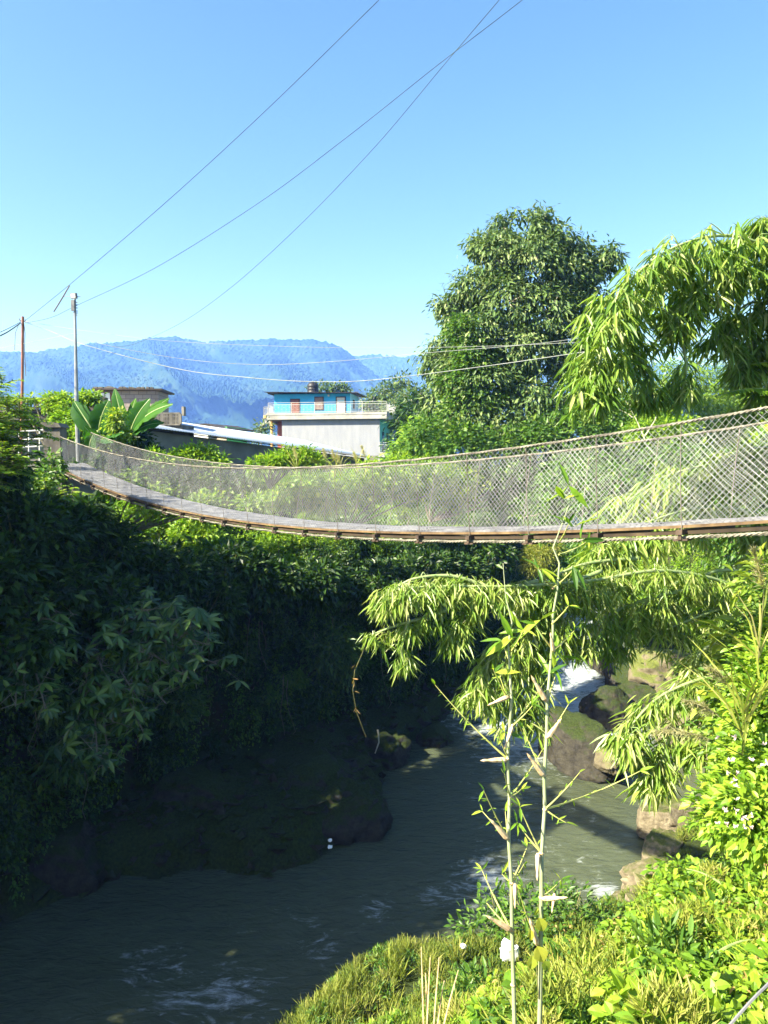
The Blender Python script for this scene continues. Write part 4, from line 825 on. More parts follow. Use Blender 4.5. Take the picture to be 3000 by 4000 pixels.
# yellow big leaf plant at right edge
yb = local_shrub('yellow_leaf_shrub', 70, 8, .22, 'leaf_yellow', .8, 'oval', .45, .5, spread=.16); place(yb, [(*(P(2960, 2520, 9.5) - Vector((0, 0, .5))), 1.0), (*(P(3010, 2800, 8.8) - Vector((0, 0, .5))), .9), (*(P(3040, 2280, 10) - Vector((0, 0, .4))), .7)], 'large leaved yellow green shrub at the right edge below the bridge', 'shrub', 'yellow leaved shrubs at the right edge')
for o in (sA, sB, sD, nb, nb2, nd, yb): discard(o)
# white-pink flowers
fl_ = []
for _ in range(26):
    fl_.append(tuple(P(random.uniform(2800, 2995), random.uniform(2880, 3250), random.uniform(6.0, 6.5))))
if fl_:
    p3 = np.repeat(np.array(fl_), 6, 0); n6 = len(p3); a6 = norm(rng.normal(size=(n6, 3)) * .6 + np.array([0, -.3, .6])); tag(leaves('vine_blossoms', p3, a6, rv(n6), .035, .022, M['petal'], 'diamond'), 'scattered small pale pink blossoms on the near right bank vine', 'blossoms', None, 'stuff')
# ---------------------------------------------------------------- grass plumes, dry stalks, ferns
def plume(base, tip, bend, label, grp=None):
    o = empty('plume_grass', base); b_ = Vector(base); t_ = Vector(tip) - b_; bd = Vector(bend) - b_; mid = t_ * .5; m = MB(); m.tube([Vector((0, 0, 0)), mid, t_, bd], [.008, .006, .004, .002], 4); m.build('stalk', M['stem'], o)
    A = []
    for q in range(260):
        u = random.random(); c = t_.lerp(bd, u); c.z += .06 * 4 * u * (1 - u) * (bd - t_).length; dv = (bd - t_).normalized() + Vector(rng.normal(size=3) * .35) + Vector((0, 0, -.3)); A.append((tuple(c), tuple(dv), .14 * (1.1 - .5 * u)))
    leaves('plume', np.array([a[0] for a in A]), np.array([a[1] for a in A]), rv(len(A)), np.array([a[2] for a in A]), .005, M['plume'], 'strip', o)
    p0 = np.zeros((9, 3)); p0[:, 2] = rng.uniform(0, .3, 9); ax = norm(np.column_stack([rng.normal(size=9), rng.normal(size=9), np.full(9, 1.3)])); leaves('blade', p0, ax, np.tile([0, 0, 1.0], (9, 1)) + rng.normal(size=(9, 3)) * .3, .9, .02, M['grass'], 'strip', o)
    return tag(o, label, 'grass plume', grp)
plume(P(2960, 2600, 7.5), P(2985, 2300, 7.4), P(2945, 2150, 7.2), 'tall pale feathery grass plume standing alone at the right edge under the bridge')
plume(P(2960, 2760, 7.3), P(2850, 2680, 7.2), P(2770, 2610, 7.0), 'pale grass plume leaning left in front of the hanging bamboo, upper one')
plume(P(2900, 2860, 7), P(2800, 2790, 6.8), P(2680, 2740, 6.7), 'pale grass plume leaning left in front of the hanging bamboo, middle one')
plume(P(2900, 2950, 7), P(2780, 2890, 6.8), P(2560, 2860, 6.6), 'pale grass plume leaning left in front of the hanging bamboo, lowest one')
# plumes near the shed
for (x, y0, y1, d) in [(1160, 1840, 1752, 21), (1275, 1830, 1755, 21.5), (1310, 1835, 1760, 22), (1395, 1830, 1770, 22), (1425, 1830, 1745, 22.5), (1330, 1840, 1780, 22)]:
    plume(P(x, y0 + 30, d), P(x, (y0 + y1) / 2, d), P(x - 12, y1, d), 'wispy grass plume standing in front of the shed wall', 'grass plumes in front of the shed wall')
m_ = None
ds = empty('dry_grass_stalks', P(1680, 3990, 7.0)); tag(ds, 'bundle of thin straw coloured stalks at the bottom edge left of the bamboo', 'dry stalks')
for (x0, x1, yt) in [(1655, 1645, 3700), (1665, 1680, 3740), (1690, 1715, 3740), (1720, 1790, 3790), (1700, 1735, 3830), (1672, 1662, 3800)]:
    MB().tube([rel(ds, x0, 4060, 7.0), rel(ds, (x0 + x1) / 2, (4060 + yt) / 2 - 10, 7.1), rel(ds, x1, yt, 7.2)], [.009, .008, .004], 4).build('stalk', M['sheath'], ds)
def fern(base, dirv, L, label, n=26, mat='leaf_bright', name='fern_frond', wr=.16, ll=.28, thick=.02, grp=None):
    o = empty(name, base); d = Vector(dirv).normalized(); m = MB(); pts = []; A = []
    for q in range(9):
        u = q / 8; pts.append(d * L * u + Vector((0, 0, .25 * L * (u - u * u * 1.5))))
    m.tube(pts, [thick * (1 - .8 * q / 8) for q in range(9)], 5); m.build('midrib', M['culm'], o); sd_ = d.cross(Vector((0, 0, 1))).normalized()
    for q in range(n):
        u = .12 + .88 * q / n; c = d * L * u + Vector((0, 0, .25 * L * (u - u * u * 1.5)))
        for s in (1, -1): A.append((tuple(c), tuple(sd_ * s + d * .5 + Vector((0, 0, -.25 + random.uniform(-.1, .1)))), ll * L * math.sin(math.pi * (u * .85 + .12))))
    leaves('leaflet', np.array([a[0] for a in A]), np.array([a[1] for a in A]), np.tile([0, 0, 1.0], (len(A), 1)), np.array([a[2] for a in A]), np.array([a[2] for a in A]) * wr, M[mat], 'blade', o)
    return tag(o, label, 'fern', grp)
for (px, py, dx, dy) in [(2640, 3640, .8, -.3), (2830, 3560, -.6, .4), (2500, 3800, -.8, 0), (2750, 3850, .7, .2), (2300, 3900, -.7, .1)]:
    h = hit(px, py)
    if h: fern(h + Vector((0, -.1, .35)), (dx, dy, .25), .55, 'green fern frond lying over the near right bank weeds', 18, grp='fern fronds on the near bank')
# palm fronds at right, above bridge rail
for q, (a, b2, L) in enumerate([((3120, 1560, 12), (2800, 1500, 11.6), 1.6), ((3150, 1580, 12), (2790, 1720, 11.4), 1.7), ((3150, 1450, 12.3), (2880, 1400, 12), 1.3)]):
    A0 = P(*a); B0 = P(*b2); fern(A0, B0 - A0, (B0 - A0).length, ['long arching palm frond just above the bridge rail at the right edge', 'lower drooping palm frond at the right edge above the rail', 'small upper palm frond against the dark bamboo at the right edge'][q], 22, 'leaf_bright', 'palm_frond', .17, .30)
# ---------------------------------------------------------------- banana plants
def banana_leaf(mb_l, mb_r, base, tip, wid, nrm, splits=4, bend=.25):
    """paddle leaf, returns rows; base/tip local vectors"""
    b_ = Vector(base); t_ = Vector(tip); ax = (t_ - b_); L = ax.length; ax.normalize(); sd_ = ax.cross(Vector(nrm)).normalized(); up = sd_.cross(ax).normalized(); n = 14
    c = [b_.lerp(t_, q / n) + up * bend * L * (4 * (q / n) * (1 - q / n)) * .35 - Vector((0, 0, 1)) * bend * L * (q / n) ** 2 * .3 for q in range(n + 1)]
    mb_r.tube(c, [.03 * (1 - .85 * q / n) + .004 for q in range(n + 1)], 5)
    cuts = set(random.sample(range(2, n - 1), splits))
    for s in (1, -1):
        prev = None
        for q in range(n + 1):
            u = q / n; w_ = wid * (math.sin(math.pi * min(1, u * .93 + .05)) ** .55) * (1 if u < .9 else .75)
            fold = up * (.28 * w_) ; e = c[q] + sd_ * s * w_ + fold * .8 - Vector((0, 0, .25 * w_ * (1 + .5 * math.sin(q * 1.7 + s)))) + ax * .1 * w_
            mdl = c[q] + sd_ * s * w_ * .5 + fold * .7
            if prev is not None:
                k = len(mb_l.v); mb_l.v += [tuple(prev[0]), tuple(prev[1]), tuple(prev[2]), tuple(c[q]), tuple(mdl), tuple(e)]; mb_l.f += [(k, k + 1, k + 4, k + 3), (k + 1, k + 2, k + 5, k + 4)]
            if q in cuts: e2 = c[q] + (e - c[q]) * .95 - ax * wid * .25 * s * s + Vector((0, 0, -.1 * w_)); prev = (c[q], mdl - ax * .05 * wid, e2)
            else: prev = (c[q], mdl, e)
def banana(base, lv, label, d):
    o = empty('banana_plant', base); st = MB(); st.tube([(0, 0, -.6), (0, 0, .4), (.03, 0, 1.0)], [.14, .12, .08], 8); st.build('stem', M['culm'], o)
    for (p0, p1, wpx, nr) in lv:
        ml, mr_ = MB(), MB(); banana_leaf(ml, mr_, P(*p0) - Vector(base), P(*p1) - Vector(base), wpx * 1.12 * d / F_PX, nr, random.randint(2, 5)); lo = ml.build('leaf', M['banana_leaf'], o, True)
        at = lo.data.attributes.new('tint', 'FLOAT', 'POINT'); tv = random.random(); at.data.foreach_set('value', [tv] * len(lo.data.vertices)); mr_.build('midrib', M['culm'], lo)
    return tag(o, label, 'banana plant')
d = 26
banana(P(385, 1790, d), [((375, 1700, d), (290, 1555, d + .3), 33, (0, -1, .3)), ((385, 1690, d), (425, 1552, d - .3), 42, (0, -1, .3)), ((380, 1720, d), (330, 1660, d - .6), 26, (0, -1, .4)), ((395, 1720, d), (430, 1655, d + .3), 26, (0, -1, .3)), ((400, 1730, d), (485, 1680, d - .8), 27, (0, -.7, .8)), ((380, 1730, d), (440, 1720, d - .9), 22, (0, -.6, .8)), ((350, 1750, d - .5), (365, 1690, d - .7), 22, (0, -1, .2)), ((385, 1700, d), (360, 1600, d + .8), 22, (0.3, -1, .2))], 'banana plant with broad upright leaves left of the other one', d)
banana(P(520, 1800, d + 1), [((505, 1700, d + 1), (448, 1505, d + 1), 24, (0, -1, .1)), ((510, 1690, d + 1), (585, 1545, d + .5), 36, (0, -1, .4)), ((505, 1690, d + 1), (530, 1545, d + 1.2), 16, (0, -1, .2)), ((520, 1690, d + 1), (675, 1560, d), 33, (0, -.7, .7)), ((500, 1700, d + 1), (455, 1590, d + 1.3), 34, (0, -1, .2)), ((520, 1700, d + 1), (640, 1640, d + .4), 30, (0, -.6, .7)), ((505, 1710, d + 1), (470, 1660, d + .6), 20, (0, -.6, .7)), ((525, 1700, d + 1), (660, 1540, d + 1.2), 26, (0.2, -.7, .7))], 'taller banana plant with ragged leaves beside the block room', d)
# vines on old building & yellow-green bushes
def vine_lobes(name, label, lob, n, k, ln, mat, grp=None, tmpl='diamond', wr=.6, catg='vine', spread=.12, droop=.4, stem=True):
    base = Vector((lob[0][0], lob[0][1], min(l[2] - (l[3] if not hasattr(l[3], '__len__') else l[3][2]) for l in lob))); o = empty(name, base)
    L_ = [(l[0] - base.x, l[1] - base.y, l[2] - base.z, l[3]) for l in lob]; c, dd = lobes_pts(L_, n, .5); p, ax, up, L, ti = clumps(c, dd, k, spread, ln, droop); leaves('foliage', p, ax, up, L, L * wr, M[mat], tmpl, o, ti)
    if stem:
        m = MB()
        for l in L_: m.tube([(0, 0, -.6), (l[0] * .5, l[1] * .5, l[2] * .4), (l[0], l[1], l[2])], [.05, .035, .012], 5)
        m.build('trunk' if catg == 'tree' else 'stem', M['bark'], o)
    return tag(o, label, catg, grp)
def lb(px, py, d, rpx): v = P(px, py, d); return (v.x, v.y, v.z, rpx * d / F_PX)
vine_lobes('rooftop_vine', 'sunlit leafy vine spilling over the old flat roofed building', [lb(190, 1553, 31.3, 12), lb(130, 1552, 31.3, 8), lb(240, 1560, 31.3, 20), lb(330, 1558, 31.3, 22), lb(370, 1556, 31.3, 20), lb(210, 1590, 31.3, 24), lb(260, 1600, 31, 30), lb(300, 1640, 30.6, 34), lb(240, 1650, 30.6, 30), lb(330, 1690, 30, 36), lb(260, 1690, 30, 30), lb(60, 1552, 31.3, 9)], 900, 12, .15, 'leaf_bright')
vine_lobes('climbing_vine', 'yellow green climbing vine between the two banana plants', [lb(455, 1620, 25.6, 16), lb(450, 1655, 25.6, 20), lb(465, 1690, 25.6, 18), lb(440, 1730, 25.6, 18)], 130, 10, .14, 'leaf_yellow')
vine_lobes('dark_thicket', 'dark thicket under the taller banana plant', [lb(530, 1720, 27, 38), lb(560, 1760, 27, 40), lb(500, 1780, 26.5, 40), lb(600, 1790, 27, 30), lb(420, 1790, 26, 40)], 420, 12, .17, 'leaf_dark', catg='bush')
vine_lobes('nettle_bush', 'bright lime bush growing against the shed wall near its left part', [lb(745, 1785, 27, 30), lb(700, 1795, 27, 24), lb(790, 1790, 27, 30), lb(818, 1768, 27, 16), lb(768, 1752, 27, 14), lb(860, 1805, 27, 22)], 300, 12, .18, 'leaf_bright', wr=.35, catg='bush')
vine_lobes('weed_bush', 'lime weeds in front of the shed wall, left of the white pier', [lb(1050, 1810, 25, 22), lb(1100, 1800, 25, 28), lb(1125, 1772, 25, 15), lb(1190, 1798, 25, 28), lb(1195, 1768, 25, 14), lb(1230, 1812, 25, 20), lb(1000, 1820, 25, 20)], 330, 12, .17, 'leaf_bright', wr=.3, catg='bush')
vine_lobes('small_weed_bush', 'low lime weeds at the foot of the shed right of the bananas', [lb(600, 1790, 26, 24), lb(640, 1800, 26, 24)], 90, 12, .16, 'leaf_bright', wr=.4, catg='bush')
# trees
def big_tree(name, label, lob, n, k, ln, mat, trunk, wr=.32, droop=.9, spread=.3, gthr=-.32, tmat='pale_bark', tmpl='blade', jit=.6, coh=.5, gap=1.0):
    base = trunk[0][0]; o = empty(name, base); b_ = Vector(base); L_ = [(l[0] - b_.x, l[1] - b_.y, l[2] - b_.z, l[3]) for l in lob]
    c, dd = lobes_pts(L_, n, .45); g_ = vn(c / gap + 5, 77) > gthr + 0 * c[:, 0]; c, dd = c[g_], dd[g_]; p, ax, up, L, ti = clumps(c, dd, k, spread, ln, droop, jit=jit, coh=coh); leaves('crown', p, ax, up, L, L * wr, M[mat], tmpl, o, ti)
    m = MB()
    for (pa, r0, r1) in [(t[0:-2], t[-2], t[-1]) for t in trunk]: m.tube([Vector(q) - b_ for q in pa], list(np.linspace(r0, r1, len(pa))), 7)
    for i in rng.choice(len(c), min(220, len(c))): 
        j = int(np.argmin([np.linalg.norm(np.array(l[:3]) - c[i]) for l in L_])); m.tube([L_[j][:3], tuple((np.array(L_[j][:3]) + c[i]) / 2 + rng.normal(size=3) * .12), tuple(c[i])], [.05, .03, .012], 3)
    m.build('trunk', M[tmat], o); return tag(o, label, 'tree')
D1 = 38
lob = [lb(*a) for a in [(2075, 900, D1, 85), (1985, 900, D1, 70), (2160, 960, D1, 100), (1940, 1010, D1 - .5, 110), (2080, 1040, D1 - 1, 130), (2230, 1090, D1, 110), (2330, 1040, D1 + .5, 60), (1860, 1130, D1, 95), (1980, 1180, D1 - 1, 130), (2130, 1230, D1 - 1, 130), (2290, 1180, D1, 100), (1790, 1240, D1, 85), (1870, 1330, D1 - 1, 120), (2040, 1380, D1 - 1, 130), (2220, 1370, D1 - .5, 120), (2340, 1300, D1 + .5, 80), (1740, 1360, D1, 70), (1760, 1470, D1 - .5, 95), (1900, 1500, D1 - 1.5, 120), (2080, 1560, D1 - 1.5, 110), (2240, 1540, D1 - 1, 110), (1710, 1580, D1, 70), (1830, 1640, D1 - 1.5, 110), (2000, 1680, D1 - 2, 110)]]
lob = [(a, b, c, q * .88) for (a, b, c, q) in lob] + [lb(*a) for a in [(2120, 850, D1, 34), (2010, 850, D1, 30), (1880, 960, D1, 45), (2390, 1000, D1, 40), (2260, 960, D1, 40), (1740, 1190, D1, 40), (2395, 1180, D1, 45), (1680, 1420, D1, 40), (2350, 1480, D1 - 1, 80), (2330, 1600, D1 - 1, 80), (2150, 1660, D1 - 2, 80)]]
T0 = P(2030, 1850, D1)
big_tree('tall_broadleaf_tree', 'tallest tree, with drooping grey green leaves and a pale trunk, right of the blue house', lob, 5200, 15, .27, 'leaf_tree', [(T0, P(2025, 1650, D1), P(2030, 1400, D1), P(2020, 1200, D1), P(2050, 1000, D1), P(2075, 880, D1), .30, .05), (P(2028, 1500, D1), P(1960, 1400, D1), P(1880, 1200, D1), .14, .04), (P(2030, 1450, D1), P(2120, 1330, D1), P(2240, 1150, D1), .14, .04), (P(2025, 1560, D1), P(1900, 1500, D1), P(1790, 1400, D1), .12, .04), (P(2020, 1250, D1), P(1985, 1100, D1), P(1975, 950, D1), .1, .03), (P(2026, 1600, D1), P(2160, 1480, D1), P(2310, 1330, D1), .1, .03)], spread=.24, gap=1.1, gthr=-.48, jit=.8, coh=.6)
vine_lobes('vine_clad_understorey', 'tangled vine covered shrubs at the foot of the tallest tree', [lb(*a) for a in [(1680, 1720, 36, 90), (1800, 1760, 35, 110), (1950, 1800, 35, 120), (2100, 1760, 35, 120), (2250, 1700, 35, 110), (2350, 1760, 35, 100), (1620, 1830, 36, 90), (1740, 1860, 35, 100), (2200, 1850, 35, 100), (2000, 1900, 35, 100), (2420, 1640, 36, 80), (2480, 1720, 35, 80), (2340, 1600, 36, 60), (2400, 1850, 34, 90)]], 2600, 13, .2, 'leaf_mid', spread=.3, catg='bush')
vine_lobes('ivy_column', 'dark green ivy mass climbing the left side of the tallest tree', [lb(*a) for a in [(1820, 1300, 36.6, 70), (1850, 1400, 36.4, 85), (1800, 1500, 36.4, 75), (1880, 1560, 36.2, 80), (1780, 1610, 36.2, 60)]], 700, 14, .18, 'leaf_mid', spread=.2)
big_tree('airy_tree', 'loose airy green tree directly behind the right end of the blue house', [lb(*a) for a in [(1500, 1540, 95, 40), (1450, 1570, 95, 34), (1560, 1530, 95, 45), (1610, 1560, 93, 50), (1540, 1600, 93, 50), (1480, 1610, 95, 36), (1600, 1650, 92, 55), (1560, 1490, 95, 28)]], 700, 12, .5, 'leaf_tree', [(P(1560, 1790, 94), P(1555, 1650, 94), P(1550, 1540, 94), .3, .1)], wr=.35, spread=.55, droop=.3)
big_tree('palm_like_tree', 'dark layered tree in front of the airy one beside the balcony', [lb(*a) for a in [(1600, 1590, 62, 34), (1640, 1620, 60, 50), (1580, 1650, 62, 40), (1620, 1700, 60, 50), (1570, 1740, 62, 40), (1660, 1560, 60, 40)]], 500, 12, .42, 'leaf_dark', [(P(1610, 1820, 61), P(1612, 1700, 61), P(1615, 1600, 61), .2, .06)], wr=.35, spread=.4, droop=.6)
big_tree('sunny_tree', 'bright green tree below the balcony of the grey house', [lb(*a) for a in [(1620, 1690, 52, 40), (1590, 1740, 50, 40), (1640, 1760, 50, 55), (1600, 1800, 48, 50), (1560, 1800, 50, 35), (1680, 1650, 50, 50)]], 520, 12, .3, 'leaf_bright', [(P(1620, 1880, 50), P(1620, 1780, 50), P(1625, 1690, 50), .15, .05)], wr=.45, spread=.35, droop=.4)
big_tree('roofline_tree', 'small tree tops showing just above the blue roof right of the tank', [lb(*a) for a in [(1225, 1520, 120, 16), (1260, 1515, 120, 14), (1310, 1515, 120, 18), (1345, 1520, 120, 14), (1290, 1535, 120, 20)]], 160, 12, .5, 'leaf_tree', [(P(1290, 1700, 120), P(1290, 1600, 120), P(1290, 1530, 120), .2, .06)], wr=.4, spread=.5, droop=.2)
big_tree('bare_shrub_tree', 'thin pale bush beside the orange column left of the grey house', [lb(*a) for a in [(1015, 1680, 75, 16), (1030, 1660, 75, 14), (1000, 1700, 75, 16), (1060, 1700, 72, 16)]], 120, 10, .3, 'leaf_tree', [(P(1020, 1790, 75), P(1020, 1730, 75), P(1015, 1680, 75), .1, .04)], wr=.4, spread=.4, droop=.2)
# light green feathery bamboo grove far right
def grove(name, label, lob, n, k, ln, mat, trunk, **kw): return big_tree(name, label, lob, n, k, ln, mat, trunk, **kw)
grove('far_bamboo_grove', 'pale lime feathery bamboo grove behind the bridge on the right', [lb(*a) for a in [(2450, 1560, 46, 90), (2580, 1520, 46, 100), (2700, 1500, 46, 100), (2820, 1540, 46, 100), (2930, 1500, 46, 100), (2500, 1680, 44, 110), (2650, 1640, 44, 120), (2800, 1660, 44, 120), (2950, 1650, 44, 120), (2420, 1780, 42, 90), (2600, 1780, 42, 110), (2780, 1790, 42, 120), (3000, 1800, 42, 120)]], 3000, 13, .3, 'bamboo_far', [(P(2600, 1900, 46), P(2600, 1750, 46), P(2590, 1550, 46), .1, .05), (P(2800, 1900, 46), P(2790, 1750, 46), P(2810, 1540, 46), .1, .05), (P(2500, 1900, 45), P(2490, 1750, 45), P(2460, 1600, 45), .1, .05)], wr=.22, spread=.5, droop=.5, tmat='culm', gthr=-.6)
vine_lobes('lime_round_bush', 'round lime bush just above the bridge rail below the hanging bamboo', [lb(*a) for a in [(2560, 1640, 33, 60), (2600, 1700, 32, 60), (2500, 1700, 32, 50), (2660, 1680, 33, 50)]], 500, 13, .15, 'leaf_bright', catg='bush', spread=.2)
big_tree('background_bank_trees', 'mid green bushy tree on the right bank behind the bridge mesh', [lb(*a) for a in [(2250, 1900, 30, 130), (2400, 1950, 28, 140), (2600, 1900, 28, 160), (2800, 1900, 27, 170), (3000, 1950, 26, 180), (2150, 2000, 32, 110), (2350, 2080, 29, 110), (2950, 2120, 25, 140), (3050, 2260, 24, 120)]], 3000, 12, .2, 'leaf_mid', [(P(2750, 2150, 28), P(2740, 2060, 28), P(2730, 1950, 28), .08, .04)], wr=.45, spread=.3, tmpl='diamond', tmat='bark')
vine_lobes('upstream_thicket', 'dark green thicket closing off the gorge upstream under the bridge', [lb(*a) for a in [(2120, 2180, 62, 90), (2250, 2200, 62, 90), (2030, 2150, 60, 80), (2380, 2180, 60, 90), (2180, 2260, 60, 70), (2080, 2260, 60, 50)]], 900, 12, .4, 'leaf_mid', catg='bush', spread=.5)
vine_lobes('sunlit_grass_clump', 'sunlit yellow green grassy clump on the bank below the bridge', [lb(*a) for a in [(2110, 2170, 46, 50), (2080, 2200, 46, 45), (2150, 2140, 46, 30)]], 260, 14, .22, 'grass', wr=.2, catg='grass clump', spread=.25)
vine_lobes('cliff_top_bush', 'sunlit bushes above the cliff behind the middle of the footbridge', [lb(*a) for a in [(1350, 1900, 30, 70), (1450, 1880, 31, 80), (1560, 1870, 32, 80), (1680, 1880, 33, 80), (1250, 1930, 29, 70), (1780, 1900, 34, 90)]], 900, 13, .18, 'leaf_bright', catg='bush', spread=.22)
vine_lobes('cliff_top_bush', 'sunlit bushes behind the left half of the footbridge mesh', [lb(*a) for a in [(430, 1880, 26, 50), (540, 1890, 26, 55), (650, 1900, 26.5, 60), (760, 1915, 27, 60), (870, 1910, 27.5, 65), (980, 1920, 28, 60), (1090, 1915, 28, 65), (1190, 1910, 28.5, 65), (600, 1960, 24.5, 50), (800, 1980, 25, 50), (1000, 1990, 26, 50)]], 1200, 13, .16, 'leaf_bright', catg='bush', spread=.2)
vine_lobes('tall_vine_bush', 'tall sunlit vine covered bush climbing the right edge above the near bank', [lb(*a) for a in [(3010, 2640, 8.2, 120), (2990, 2820, 7.8, 130), (2960, 2990, 7.4, 130), (3060, 2500, 8.6, 110), (2900, 3080, 7.2, 100), (2840, 3180, 7, 90), (2960, 3200, 6.6, 130), (3050, 3050, 7, 120)]], 900, 11, .085, 'leaf_bright', None, 'oval', .55, spread=.09, droop=.3, catg='bush')
vine_lobes('dark_vine_bush', 'mid green vine mass behind the lime bushes at the right edge', [lb(*a) for a in [(2900, 2720, 9.2, 90), (2960, 2560, 9.4, 90), (2880, 2900, 8.6, 80), (3050, 2380, 9.6, 100)]], 420, 11, .09, 'leaf_mid', None, 'oval', .5, spread=.12, droop=.3, catg='bush')
vine_lobes('ledge_bush', 'dark bush beside the concrete end of the footbridge deck', [lb(*a) for a in [(250, 1990, 19.8, 55), (330, 2050, 20.2, 55), (180, 1960, 19.5, 60), (200, 1800, 21, 34), (190, 1870, 20.5, 40), (120, 1880, 19, 60)]], 260, 12, .15, 'leaf_mid', catg='bush')
# dead bare branches
m = MB(); db = P(2520, 1700, 30); 
for (a, b2) in [((2520, 1720), (2440, 1560)), ((2470, 1630), (2420, 1600)), ((2455, 1600), (2460, 1540)), ((2520, 1700), (2580, 1590))]: m.tube([P(*a, 30) - db, P((a[0] + b2[0]) / 2 + 6, (a[1] + b2[1]) / 2, 30) - db, P(*b2, 30) - db], [.03, .02, .008], 4)
o = m.build('bare_branch', M['pale_bark']); o.location = db; tag(o, 'bare pale dead branches beside the lime round bush', 'dead branch')
# ---------------------------------------------------------------- giant bamboo
def bamboo(name, label, curves, mat='bamboo_leaf', ll=.36, lw=.055, dens=1.0, base=None):
    """curves: list (pts [(px,py,d)], radius of mass m, n_fans per metre)"""
    o = empty(name, base or P(*curves[0][0][0])); b_ = Vector(o.location); PA, AX, LN, TI, UP = [], [], [], [], []; tw = MB()
    for pts, rad, fpm in curves:
        P3 = [P(*q) for q in pts]; n = len(P3); ln_ = []
        for i in range(n - 1):
            p0 = P3[max(i - 1, 0)]; p1 = P3[i]; p2 = P3[i + 1]; p3 = P3[min(i + 2, n - 1)]
            for q in range(8):
                t = q / 8; ln_.append(.5 * ((2 * p1) + (p2 - p0) * t + (2 * p0 - 5 * p1 + 4 * p2 - p3) * t * t + (3 * p1 - p0 - 3 * p2 + p3) * t ** 3))
        ln_.append(P3[-1]); m = len(ln_); c_ = MB(); c_.tube([q - b_ for q in ln_], [.03 * (1 - .85 * i / m) + .004 for i in range(m)], 7); c_.build('culm', M['culm'], o, True)
        tot = sum((ln_[i + 1] - ln_[i]).length for i in range(m - 1)); nf = int(tot * fpm * dens)
        for f in range(nf):
            u = random.random() ** .8 * (m - 1.001); i = int(u); c = ln_[i].lerp(ln_[i + 1], u - i); fr = u / m; rr = rad * (1.05 - .45 * fr)
            side = Vector(rv(1)[0]); side.z = side.z * .55 - .25; L_ = rr * random.random() ** .6; e = c + side.normalized() * L_ - Vector((0, 0, .45 * L_ * L_ / max(rad, .1)))
            if f % 3 == 0: tw.tube([c - b_, (c + e) / 2 + Vector((0, 0, .06)) - b_, e - b_], [.006, .004, .002], 3)
            out = side.normalized(); out.z = 0; nl = random.randint(5, 9); t0 = random.random(); hd = math.atan2(out.y, out.x)
            for q in range(nl):
                a = hd + (q - nl / 2 + .5) * .55 + random.gauss(0, .25); sp_ = random.uniform(.3, 1.3)
                PA.append(tuple(e - b_ + Vector(rng.normal(size=3) * .03))); AX.append((math.cos(a) * sp_, math.sin(a) * sp_, -.9 + random.uniform(-.1, .5))); LN.append(ll * random.uniform(.5, 1.25)); TI.append(.55 * t0 + .45 * random.random()); UP.append((math.cos(a) * .9 + random.gauss(0, .25), math.sin(a) * .9 + random.gauss(0, .25), .5))
    L = np.array(LN); leaves('foliage', np.array(PA), np.array(AX), np.array(UP), L, L * (lw / ll) * rng.uniform(.8, 1.2, len(L)), M[mat], 'blade', o, np.array(TI)); tw.build('sprays', M['culm'], o); return tag(o, label, 'bamboo')
bamboo('giant_bamboo', 'giant bamboo arching in from the right edge above the bridge, with long drooping leaves', [
    ([(3350, 1700, 12), (3150, 1100, 11.6), (2900, 930, 11.2), (2650, 960, 10.8), (2440, 1120, 10.5), (2340, 1330, 10.3), (2300, 1500, 10.2)], .62, 34),
    ([(3350, 1500, 12.4), (3100, 1000, 12), (2850, 960, 11.8), (2620, 1030, 11.4), (2480, 1200, 11.2), (2420, 1400, 11)], .6, 32),
    ([(3350, 1400, 12), (3150, 950, 12), (3000, 900, 12), (2900, 930, 12)], .5, 40),
    ([(3300, 1400, 12), (3100, 1050, 11.8), (2850, 1060, 11.5), (2680, 1180, 11.2), (2620, 1300, 11)], .5, 40),
    ([(3300, 1500, 12.2), (3100, 1250, 12.2), (2950, 1180, 12.2), (2850, 1250, 12), (2800, 1330, 12)], .5, 46),
    ([(3300, 1600, 12.4), (3080, 1330, 12.4), (2950, 1330, 12.4), (2900, 1450, 12.2)], .42, 60),
    ([(2520, 1150, 11), (2480, 1350, 11), (2540, 1480, 11), (2530, 1560, 11)], .34, 30),
    ([(2640, 1240, 11), (2680, 1420, 11), (2660, 1540, 11)], .26, 24),
    ([(2360, 1350, 10.4), (2330, 1480, 10.3), (2350, 1560, 10.3)], .3, 34),
    ([(3300, 900, 11.5), (3060, 850, 11.5), (2960, 870, 11.4)], .4, 50), ([(3250, 1700, 12), (3050, 1500, 12), (2900, 1600, 12), (2820, 1700, 12)], .3, 26)], ll=.36, lw=.046, mat='bamboo_mix', dens=.95)
bamboo('giant_bamboo', 'bamboo mass seen through the bridge mesh at the right with pale hanging leaves', [
    ([(3400, 2300, 13), (3150, 1950, 12.8), (2850, 1820, 12.6), (2600, 1860, 12.4), (2450, 1960, 12.4)], .75, 34),
    ([(3400, 2200, 13), (3200, 1800, 13), (2950, 1750, 12.8), (2750, 1850, 12.6)], .6, 34),
    ([(3400, 2400, 12.6), (3100, 2080, 12.4), (2800, 1980, 12), (2500, 2050, 11.8), (2330, 2150, 11.6)], .6, 34),
    ([(3400, 2300, 12), (3200, 2100, 12), (3000, 2080, 12), (2900, 2180, 12)], .5, 30)], ll=.38, lw=.055, mat='bamboo_lit')
